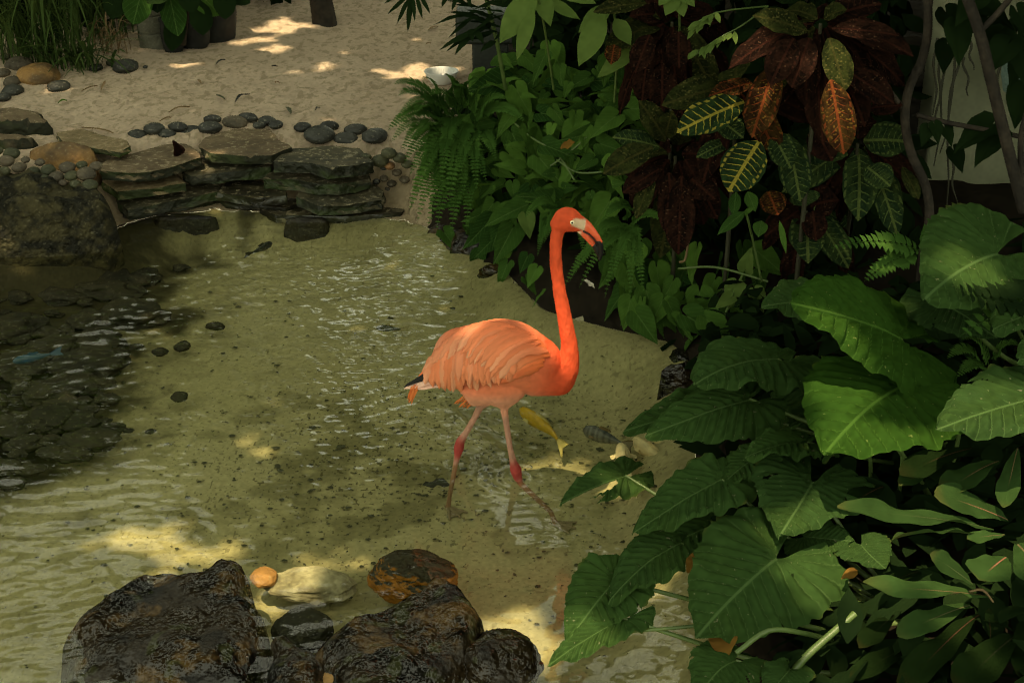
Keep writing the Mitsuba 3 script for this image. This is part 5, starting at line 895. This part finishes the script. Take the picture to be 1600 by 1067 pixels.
def plume(path, w, sg, lift0, lift1, seed, c0, c1, name, parent):
    """path: 2-D polyline (photo pixels in the side plane) from quill to tip"""
    r = np.random.default_rng(seed); P2 = np.array(path, float); w = w / FS; t = np.linspace(0, 1, len(P2)); ns, nt = 16, 7; u = np.linspace(0, 1, ns)
    c = np.stack([np.interp(u, t, P2[:, i]) for i in (0, 1)], -1)
    for _ in range(4): c[1:-1] = (c[:-2] + 2 * c[1:-1] + c[2:]) / 4
    d = np.gradient(c, axis=0); d /= np.linalg.norm(d, axis=1, keepdims=True); nrm2 = np.stack([-d[:, 1], d[:, 0]], -1)
    ww = w * np.interp(u, [0, .15, .5, .8, .93, 1], [.35, .75, 1, .9, .55, .12]); g = np.linspace(-1, 1, nt)
    q = c[:, None] + nrm2[:, None] * (ww[:, None] * g[None])[..., None]
    q += (meshkit.noise(np.stack([q[..., 0] * .2, q[..., 1] * .2, 0 * q[..., 0] + seed], -1), 3)[..., None] - .5) * 3.0
    s, n = flank(q[..., 0].ravel(), q[..., 1].ravel(), sg)
    lift = np.repeat((lift0 + (lift1 - lift0) * .75 * u)[:, None], nt, 1) + .0035 * (1 - g[None] ** 2) - .002
    v = s + n * lift.ravel()[:, None]
    sh = (.90 + .2 * r.uniform()) * (1 - .22 * np.abs(g[None]) ** 2 + .0 * u[:, None]); cc = (np.asarray(c0) * (1 - u[:, None, None] ** 1.3) + np.asarray(c1) * u[:, None, None] ** 1.3) * sh[..., None]
    cc = cc * (.86 + .28 * meshkit.noise(np.stack([np.repeat(g[None] * 5, ns, 0), np.repeat(u[:, None] * 2.5, nt, 1), np.full((ns, nt), seed * 1.3)], -1), 5))[..., None]
    part(parent, name, (v, grid_faces(ns, nt)[:, ::-1] if sg < 0 else grid_faces(ns, nt)), 'vc_m', True, None, np.clip(cc.reshape(-1, 3), 0, 1))
OR1, OR2, PK, PL = (.70, .175, .070), (.74, .245, .112), (.72, .285, .155), (.74, .335, .19)
for sg in (-1, 1):
    wing = bird + ('__wing' if sg < 0 else '__wing_001'); r = np.random.default_rng(40)
    rows = []
    for i in range(14):                                  # rump and tail coverts
        f = i / 13; rows.append(([(722 - 8 * f, 520 + 44 * f), (700 - 8 * f, 540 + 34 * f), (680 - 6 * f, 566 + 22 * f), (664 - 2 * f, 590 + 8 * f)], 11, OR2, PL if i % 3 else PK, .004, .012))
    for i in range(18):                                  # long plumes from the back, drooping to the flank, rear ones first
        f = i / 17; x0, y0 = 706 + 92 * f, 517 - 6 * math.sin(f * 3); L_ = 92 + 8 * f
        rows.append(([(x0, y0), (x0 - 16 - 10 * (1 - f), y0 + .30 * L_), (x0 - 22 - 12 * (1 - f), y0 + .65 * L_), (x0 - 16 - 18 * (1 - f), y0 + L_)], 12, OR1, OR2 if i % 3 else PL, .008, .020))
    for i in range(10):                                  # back edge
        f = i / 9; x0, y0 = 770 - 60 * f, 503 + 14 * f; rows.append(([(x0, y0), (x0 - 26, y0 + 8 + 6 * f), (x0 - 46, y0 + 26 + 8 * f), (x0 - 58, y0 + 52 + 8 * f)], 10, OR1, PK if i % 2 else PL, .006, .018))
    for i in range(20):
        f = i / 19; x0, y0 = 768 + 62 * f, 502 + 22 * f ** 1.5; L_ = 92 - 16 * f
        rows.append(([(x0, y0), (x0 - 30, y0 + .22 * L_), (x0 - 46 + 10 * f, y0 + .58 * L_), (x0 - 46 + 14 * f, y0 + .98 * L_)], 11.5, OR1, OR2 if i % 4 else PK, .014, .028))
    for i in range(16):
        f = i / 15; x0, y0 = 790 + 58 * f, 504 + 34 * f; rows.append(([(x0, y0), (x0 - 30, y0 + 8), (x0 - 54, y0 + 24), (x0 - 70, y0 + 46)], 10, OR1, OR2 if i % 3 else PL, .018, .032))
    for i in range(12):                                  # top of the back
        f = i / 11; x0, y0 = 842 - 92 * f, 505 - 12 * math.sin(f * 3.1); rows.append(([(x0, y0 + 15), (x0 - 24, y0 + 14), (x0 - 46, y0 + 20), (x0 - 68, y0 + 36)], 8, OR1, PK if i % 2 else OR2, .002, .008))
    for i in range(26):                                  # small coverts on the shoulder
        f, g_ = (i % 13) / 12, i // 13; x0, y0 = 858 - 14 * g_ - 12 * f, 528 + 50 * f; rows.append(([(x0, y0), (x0 - 20, y0 + 2), (x0 - 38, y0 + 8), (x0 - 52, y0 + 20)], 8, (.62, .13, .036), OR1 if i % 2 else OR2, .008, .018))
    for i, (pth, w, c0, c1, l0, l1) in enumerate(rows):
        jit = r.uniform(-4, 4, 2); pth = [(x + jit[0] + r.uniform(-2, 2), y + jit[1]) for x, y in pth]; e_ = r.uniform(-7, 3)
        pth = [(x, min(max(y, np.interp(x, (665, 690, 715, 735, 765, 800, 830, 850, 862), (575, 546, 520, 508, 503, 507, 520, 541, 558)) + w * .6), np.interp(x, (665, 700, 718, 745, 790, 840), (592, 607, 617, 604, 590, 578)) + e_)) for x, y in pth]
        if sg > 0 and min(y - np.interp(x, (665, 690, 715, 735, 765, 800, 830, 850, 862), (575, 546, 520, 508, 503, 507, 520, 541, 558)) for x, y in pth) < 14: continue
        plume(pth, w * FS * r.uniform(.5, .85), sg, l0, l1 + r.uniform(-.003, .004), i, c0, c1, 'feather', wing)
    qz = FY + sg * .05
    for i, (A, B, w, cl) in enumerate([((690, 572), (629, 605), .012, (.015, .013, .012)), ((695, 574), (640, 600), .012, (.015, .013, .012)), ((700, 560), (652, 588), .014, (.80, .20, .07)), ((705, 566), (658, 584), .014, (.80, .20, .07)), ((690, 588), (630, 607), .016, (.80, .50, .38)), ((700, 596), (640, 606), .018, (.80, .50, .38))]):
        a, b = at(*A, Y=qz), at(*B, Y=FY + sg * .012); L_ = np.linalg.norm(b - a); R = frame(a, b - a, np.array([0, sg * .7, .7])); bv, bf, _ = simple_blade(L_, w * 2, ns=9, nt=5, droop=.03, fold=-.2, prof=([0, .2, .7, .9, 1], [.5, 1, .8, .4, 0]))
        part(bird + '__tail', 'feather', (place(bv, a, R), bf), 'vc_m', True, None, np.tile(np.asarray(cl), (len(bv), 1)))
for i, (A, B) in enumerate([((648, 600), (640, 632)), ((652, 602), (646, 626)), ((644, 602), (637, 628)), ((730, 622), (716, 640)), ((725, 618), (708, 634)), ((740, 626), (728, 642)), ((650, 601), (643, 638)), ((646, 602), (639, 634)), ((654, 602), (648, 622)), ((649, 601), (641, 626)), ((735, 624), (722, 641)), ((728, 620), (712, 637)), ((732, 623), (720, 638)), ((738, 627), (723, 643))]):
    a, b = at(*A, Y=FY - .03), at(*B, Y=FY - .03 + .01 * i); R = frame(a, b - a, np.array([.3, -.9, .2])); bv, bf, _ = simple_blade(np.linalg.norm(b - a), .011, ns=7, nt=3, droop=.1)
    part(bird + '__tail', 'feather', (place(bv, a, R), bf), 'vc_m', True, None, np.tile(np.array([.78, .22, .06]), (len(bv), 1)))
# bill: bent down in the middle, black hooked tip
def bill(pts, name, bs, color=None, flatten=.85):
    m = chain([(fp(*c), w * FS) for c, w in pts]).refine_to_length(.006).to_mesh(); t = trimesh.Trimesh(np.array(m.vert_properties[:, :3], float), np.array(m.tri_verts), process=True); trimesh.smoothing.filter_taubin(t, iterations=8)
    v = np.array(t.vertices); v[:, 1] = FY + (v[:, 1] - FY) * flatten
    part(bird, name, (v, np.array(t.faces)), bs, True, None, None if color is None else np.clip(color(v), 0, 1))
BR, BP = np.array([.78, .13, .05]), np.array([.72, .50, .34])
bill([((910, 349), 9), ((917, 354), 8.2), ((925, 362), 6.6), ((932, 370), 5.4), ((937, 378), 4.4)], 'upper_bill', 'fish_m', lambda v: mixc(BP, BR, sstep(fp(909, 350)[0], fp(917, 350)[0], v[:, 0])))
bill([((906, 359), 5.5), ((912, 364), 6), ((919, 371), 6), ((926, 380), 4.8), ((929, 385), 3)], 'lower_bill', 'fish_m', lambda v: mixc(BP, BR, sstep(fp(905, 350)[0], fp(911, 350)[0], v[:, 0])))
bill([((935, 377), 5.2), ((938, 386), 5), ((939, 396), 4), ((937, 405), 2.4)], 'bill_tip', 'bill_black_m'); bill([((929, 383), 4.6), ((933, 391), 4.4), ((936, 400), 3)], 'bill_tip', 'bill_black_m')
bill([((912, 360), 1.6), ((920, 364), 1.5), ((928, 372), 1.5), ((934, 382), 1.4)], 'mouth_line', 'bill_black_m', flatten=10.5 if 0 else 6)
for sg in (-1, 1):
    hit = trimesh.proximity.closest_point(tm, [fp(896, 342.5) + np.array([0, sg * .06, 0])])[0][0]
    s = trimesh.creation.icosphere(2, .0085); ek = part(bird, 'eye', (np.array(s.vertices) * [1, .6, 1] + hit, np.array(s.faces)), 'fish_m', True, None, np.tile(np.array([.85, .75, .50]), (len(s.vertices), 1)))
    s = trimesh.creation.icosphere(2, .0040); part(ek, 'pupil', (np.array(s.vertices) * [1, .5, 1] + hit + np.array([0, sg * .0042, 0]), np.array(s.faces)), 'pupil_m')
def foot(c, yaw, name='foot'):
    ms = []; tips = []
    for a in (-.55, 0, .55):
        d = np.array([math.cos(yaw + a), math.sin(yaw + a), 0]); tp = c + d * .085 + np.array([0, 0, -.004]); tips.append(tp)
        ms.append(m3.Manifold.batch_hull([ball(c, .010), ball(c + d * .05, .0065)])); ms.append(m3.Manifold.batch_hull([ball(c + d * .05, .0065), ball(tp, .0045)]))
    ms.append(m3.Manifold.batch_hull([ball(c, .008), ball(c - np.array([math.cos(yaw), math.sin(yaw), 0]) * .025, .004)]))
    for a, b in zip(tips[:-1], tips[1:]): ms.append(m3.Manifold.batch_hull([ball(c + (a - c) * .1, .003), ball(c + (a - c) * .82, .0022), ball(c + (b - c) * .82, .0022)]))
    m = m3.Manifold.batch_boolean(ms, m3.OpType.Add).refine_to_length(.008).to_mesh(); v = np.array(m.vert_properties[:, :3], float)
    part(bird, name, (v, np.array(m.tri_verts)), 'vc_m', 40 if 0 else False, None, np.tile(np.array([.20, .16, .11]), (len(v), 1)))
foot(nf, -.35); foot(ff, -.9)

# ---------------------------------------------------------------- fish
def fish(label, headp, tailp, wpx, c_back, c_belly, z=-.13, bend=.12, seed=0, tail_c=None, stripe=None, group=None):
    a, b = at(*headp, z=z), at(*tailp, z=z); L = np.linalg.norm(b - a); s = mpp(a); wd = wpx * s / 2; k = thing('fish', label, 'fish', group)
    d = nrm(b - a); n = np.array([-d[1], d[0], 0]); ns, nc = 22, 14; u = np.linspace(0, 1, ns)
    Lb = L * .80; c = a + d * (u * Lb)[:, None] + n * (bend * L * np.sin(u * 2.6) * u)[:, None]
    w = np.interp(u, [0, .04, .12, .28, .45, .7, .9, 1], [.15, .5, .82, 1, .96, .6, .28, .22]) * wd; hgt = w * 1.35
    th = np.arange(nc) * 2 * np.pi / nc; t_ = np.gradient(c, axis=0); t_ /= np.linalg.norm(t_, axis=1, keepdims=True); nn_ = np.stack([-t_[:, 1], t_[:, 0], 0 * u], -1)
    v = c[:, None] + nn_[:, None] * (w[:, None] * np.cos(th))[..., None] + np.array([0, 0, 1]) * (hgt[:, None] * np.sin(th))[..., None]
    i, j = np.meshgrid(np.arange(ns - 1), np.arange(nc), indexing='ij'); k1 = (i * nc + j).ravel(); k2 = (i * nc + (j + 1) % nc).ravel(); f = np.vstack([np.stack([k1, k1 + nc, k2 + nc], 1), np.stack([k1, k2 + nc, k2], 1)])
    tt = .5 + .5 * np.sin(th)[None, :, None] + 0 * u[:, None, None]; cc = np.asarray(c_belly) * (1 - tt) + np.asarray(c_back) * tt
    if stripe: cc = cc * (1 - .5 * (np.sin(u * 46)[:, None, None] > .3) * (u[:, None, None] < .8))
    cc = cc * (.8 + .4 * meshkit.noise(v * 60 + seed))[..., None]
    part(k, 'body', (v.reshape(-1, 3), f), 'fish_m', True, None, np.clip(cc.reshape(-1, 3), 0, 1))
    e, dl = c[-1], t_[-1]; tc = np.asarray(tail_c if tail_c is not None else c_back)
    def fin(name, P): P = np.asarray(P, float); q = len(P); vv = np.vstack([P + nn_[-1] * .002, P - nn_[-1] * .002]); fo = [[0, m, m + 1] for m in range(1, q - 1)]; part(k, name, (vv, np.array(fo + [[x + q for x in reversed(t)] for t in fo])), 'fish_m', False, None, np.tile(tc, (len(vv), 1)))
    Z_ = np.array([0, 0, 1]); lt = L * .26; lean = n * .35
    fin('tail_fin', [e - dl * .02, e + dl * lt * .5 + (Z_ + lean) * wd * 1.0, e + dl * lt + (Z_ + lean * 1.5) * wd * 1.2, e + dl * lt * .75, e + dl * lt - (Z_ + lean * 1.5) * wd * 1.0, e + dl * lt * .5 - (Z_ + lean) * wd * .8])
    m_ = c[8] + Z_ * hgt[8] * .9; fin('dorsal_fin', [m_, m_ + t_[8] * L * .05 + Z_ * wd * .6, m_ + t_[8] * L * .22 + Z_ * wd * .4, m_ + t_[8] * L * .26])
    for sg in (-1, 1):
        q = c[5] + nn_[5] * w[5] * sg * .9; fin('side_fin', [q, q + nn_[5] * sg * wd * .9 + t_[5] * L * .04, q + nn_[5] * sg * wd * .8 + t_[5] * L * .13, q + t_[5] * L * .06])
fish('bright yellow fish with a pale tail under the breast of the flamingo', (813, 639), (878, 702), 18, (.46, .28, .015), (.42, .28, .025), -.13, .10, 1, (.42, .36, .14))
fish('blue grey striped fish swimming left, near the torn leaf', (912, 671), (985, 700), 19, (.075, .085, .10), (.16, .16, .14), -.11, .05, 2, (.12, .09, .05), True)
fish('pale cream fish facing up beside the torn leaf', (968, 696), (1000, 765), 23, (.56, .48, .32), (.62, .54, .38), -.09, -.06, 3)
fish('slim pale fish right of the cream one, curved', (990, 686), (1040, 742), 19, (.56, .47, .29), (.62, .52, .34), -.09, .14, 4)
fish('pale yellowish fish partly under the elephant ear leaf', (1022, 690), (1066, 732), 19, (.54, .45, .23), (.58, .49, .29), -.09, .10, 5)
fish('small pale yellow fish furthest right, half under a leaf', (1036, 688), (1078, 716), 15, (.40, .34, .12), (.45, .38, .2), -.13, .08, 6)
fish('grey blue striped fish behind the base of the neck', (844, 504), (906, 532), 16, (.06, .075, .08), (.12, .13, .12), -.11, .05, 7, (.04, .04, .04), True)
fish('dark fish right of the neck, close to the bank', (884, 522), (918, 538), 13, (.02, .02, .018), (.05, .05, .04), -.12, .05, 8)
fish('thin bright blue fish at the left edge over dark stones', (20, 565), (94, 549), 11, (.02, .07, .15), (.05, .10, .16), -.07, -.06, 9)
fish('small dark fish below the steps, pointing right', (425, 380), (384, 399), 9, (.014, .018, .02), (.04, .045, .045), -.08, .04, 10)
fish('small dark fish left of the back of the flamingo', (588, 512), (636, 516), 8, (.016, .018, .016), (.05, .05, .04), -.08, .03, 11, (.18, .15, .06))
fish('olive grey fish hidden under the belly of the flamingo', (798, 700), (722, 650), 18, (.12, .11, .05), (.32, .28, .16), -.12, .06, 12, (.3, .27, .16))
fish('pale fish at the bottom between hanging elephant ear leaves', (1046, 905), (1050, 985), 22, (.38, .30, .15), (.45, .36, .2), -.12, .05, 13)
# ---------------------------------------------------------------- unseen trees: overhead crowns added for shade, gaps cut where sun flecks should fall
def on(px, py, z): return at(px, py, z=z)
rng = np.random.default_rng(9)
GAPS = []                                                # where sun flecks fall: point, half-size in metres
def gap(p, r, n=1, spread=0.0, st=1.0):
    for _ in range(n): q = np.asarray(p) + np.append(rng.normal(0, 1, 2) * spread * np.array([st, 1]), 0); GAPS.append((q, r * rng.uniform(.5, 1.3)))
for px, py, z, r, n, sp, st in [(437, 42, .42, .045, 5, .15, 1.3), (424, 62, .42, .035, 3, .10, 1.5), (290, 90, .4, .045, 2, .06, 2), (655, 98, .42, .035, 5, .12, 2.2), (722, 96, .42, .03, 2, .05, 1), (500, 92, .42, .025, 1, 0, 1), (400, 677, -.2, .04, 2, .04, 1), (252, 512, -.2, .03, 1, .0, 2),
        (198, 815, -.2, .022, 2, .04, 1.4), (240, 864, -.2, .015, 1, .0, 1), (345, 852, -.2, .025, 2, .03, 1), (470, 908, -.15, .06, 3, .06, 1.8), (415, 900, -.1, .04, 2, .03, 1), (262, 893, .03, .03, 2, .03, 1.5), (918, 752, -.2, .045, 3, .05, 1), (850, 725, -.2, .02, 2, .03, 1), (800, 975, -.2, .02, 2, .03, 1), (825, 1005, -.2, .02, 2, .03, 1), (1055, 940, -.2, .04, 2, .05, 1),
        (345, 338, -.1, .045, 2, .08, 2), (75, 122, .45, .04, 1, 0, 1)]: gap(on(px, py, z), r, n, sp, st)
for px, py, Y, r, n in [(900, 1018, 3.46, .09, 3), (1262, 832, 3.82, .05, 3), (1585, 680, 3.75, .09, 3), (1570, 640, 3.85, .05, 2), (1430, 800, 3.62, .07, 3), (1390, 790, 3.6, .05, 2), (1500, 778, 3.75, .07, 2), (1360, 872, 3.82, .05, 2), (1408, 745, 3.9, .05, 2), (1570, 860, 3.5, .07, 2), (1470, 925, 3.42, .05, 2), (1300, 845, 3.92, .06, 2), (1357, 740, 4.3, .03, 2), (1510, 570, 4.8, .05, 3), (1308, 900, 3.7, .04, 2), (1195, 150, 5.95, .05, 1), (1305, 170, 5.75, .05, 1), (1335, 958, 3.5, .03, 1)]: gap(at(px, py, Y=Y), r + .03, n, .045)
GP, GR_ = np.array([g[0] for g in GAPS]), np.array([g[1] for g in GAPS]) 
SKYGAPS = []
for px, py, rad in ((545, 385, .5), (535, 450, .55), (540, 520, .5), (590, 345, .35), (135, 420, .30), (140, 395, .25), (352, 370, .30), (350, 420, .25), (130, 455, .2)):
    d = ray(px, py); d = d / np.linalg.norm(d); SKYGAPS.append((at(px, py, z=0), d * np.array([1, 1, -1]), rad))
def cull(p, size):
    """leaves that would stand in the way of a sun fleck are not there"""
    t = (p[:, None, 2] - GP[None, :, 2]) / SUN[2]; q = p[:, None, :2] - SUN[None, None, :2] * t[..., None] - GP[None, :, :2]
    ok = ~(np.hypot(q[..., 0], q[..., 1]) < GR_[None] + size * .62).any(1)
    for o, d, rad in SKYGAPS:                            # chinks of open sky low in the tree line, seen again as glitter on the pond
        w = p - o; ok &= ~((np.linalg.norm(w - (w @ d)[:, None] * d, axis=1) < rad) & (w @ d > 4))
    return ok
def canopy(label, zlo, zhi, box, step, layers, size, seed, hole=.0):
    r = np.random.default_rng(seed); out = []
    for l in range(layers):
        x, y = np.meshgrid(np.arange(box[0], box[1], step), np.arange(box[2], box[3], step)); p = np.stack([x.ravel(), y.ravel(), 0 * x.ravel()], -1); p[:, :2] += r.uniform(-.5, .5, (len(p), 2)) * step
        p[:, 2] = zlo + (zhi - zlo) * (l + r.uniform(0, 1, len(p))) / layers; out.append(p)
    p = np.vstack(out); h = meshkit.fbm(p * .45, 3, seed); p = p[h > hole]; p = p[cull(p, size)]
    n = len(p); a = np.stack([r.normal(size=n), r.normal(size=n), r.normal(size=n) * .35], -1); a /= np.linalg.norm(a, axis=1, keepdims=True); up = np.stack([r.normal(0, .35, n), r.normal(0, .35, n), np.ones(n)], -1); b = np.cross(a, up); b /= np.linalg.norm(b, axis=1, keepdims=True)
    s = size * r.uniform(.75, 1.15, (n, 1)); a, b = a * s, b * s * .62
    q = np.stack([p - a, p - a * .3 + b, p + a * .35 + b * .8, p + a, p + a * .35 - b * .8, p - a * .3 - b], 1).reshape(-1, 3); k0 = np.arange(n)[:, None] * 6
    return q, np.vstack([k0 + [0, 1, 2], k0 + [0, 2, 3], k0 + [0, 3, 4], k0 + [0, 4, 5]])
CZ = 8.5; off = SUN[:2] / SUN[2] * CZ
st_ = thing('unseen_shade_tree', 'unseen tree with its crown shaped to shade the whole pond and pass the sun flecks', 'tree')  # unseen crown, laid out along the sun direction to place shade and flecks
part(st_, 'crown', canopy('', CZ - .8, CZ + .8, (off[0] - 4.2, off[0] + 3.6, off[1] + 2.2, off[1] + 13.8), .21, 5, .19, 1), 'canopy_m', False)
part(st_, 'trunk', tube([gxy(-5.6, 3.0, -.2), np.array([-5.5, 3.0, 3]), np.array([-5.0, 3.1, 6.5]), np.array([-4.2, 3.2, 8.3])], [.26, .2, .17, .10], 12, 5), 'bark_m')
def hedge_tree(label, c, rad, n, size, seed, trunk_r=.12):
    k = thing('garden_tree', label, 'tree'); r = np.random.default_rng(seed); d = r.normal(size=(n, 3)); d /= np.linalg.norm(d, axis=1, keepdims=True)
    p = np.asarray(c) + d * np.asarray(rad) * (r.uniform(.2, 1, (n, 1)) ** .5); p = p[cull(p, size)]; part(k, 'crown', leaf_cloud(p, size, r), 'canopy_m', False)
    part(k, 'trunk', tube([gxy(c[0], c[1], -.2), np.array([c[0] + .1, c[1], c[2] * .5]), np.array([c[0], c[1], c[2]])], [trunk_r, trunk_r * .8, trunk_r * .5], 9, 4), 'bark_m')
for i, (x, y, z, rx, ry, rz, n) in enumerate([(-7, 17, 4.5, 3.2, 2.5, 3.8, 3400), (-3.4, 19, 5, 3.0, 2.5, 4.2, 3600), (2.2, 17, 4.8, 3, 2.5, 4.0, 3800), (6.5, 14, 4.6, 3, 2.8, 4, 3600), (8, 9, 4.5, 2.6, 3, 4, 3600), (7.5, 4.5, 4.5, 2.6, 2.8, 4, 3200), (-9, 12.5, 4.5, 2.6, 3, 4, 3000), (-10, 7, 4.2, 2.4, 2.8, 3.6, 2400), (4.0, 11.5, 4.6, 2.4, 2.0, 2.2, 2600)]):
    hedge_tree('garden tree number around the clearing'.replace(' number', '') + (' at the far left', ' at the far back left', ' at the back right of the sand', ' behind the pale wall', ' right of the planted bank', ' beside the right shore', ' left of the sand', ' left of the pond', ' behind the planted bank')[i], (x, y, z), (rx, ry, rz), n, .24, 70 + i)
k = thing('added_overhang_tree', 'unseen tree added to darken the planted bank under its low crown', 'tree'); r = np.random.default_rng(90)  # unseen, added above the crotons to block light from overhead
p = np.stack([r.uniform(1.35, 5.5, 8000), r.uniform(5.2, 9.5, 8000), r.uniform(2.5, 3.4, 8000)], -1); p[:, 2] += .25 * (p[:, 1] - 6) * .3; p = p[cull(p, .2)]
part(k, 'crown', leaf_cloud(p, .2, r), 'canopy_m', False); part(k, 'trunk', tube([gxy(4.6, 8.2, -.2), np.array([4.5, 8.1, 1.5]), np.array([4.0, 7.6, 2.9])], [.16, .13, .08], 10, 5), 'bark_m')
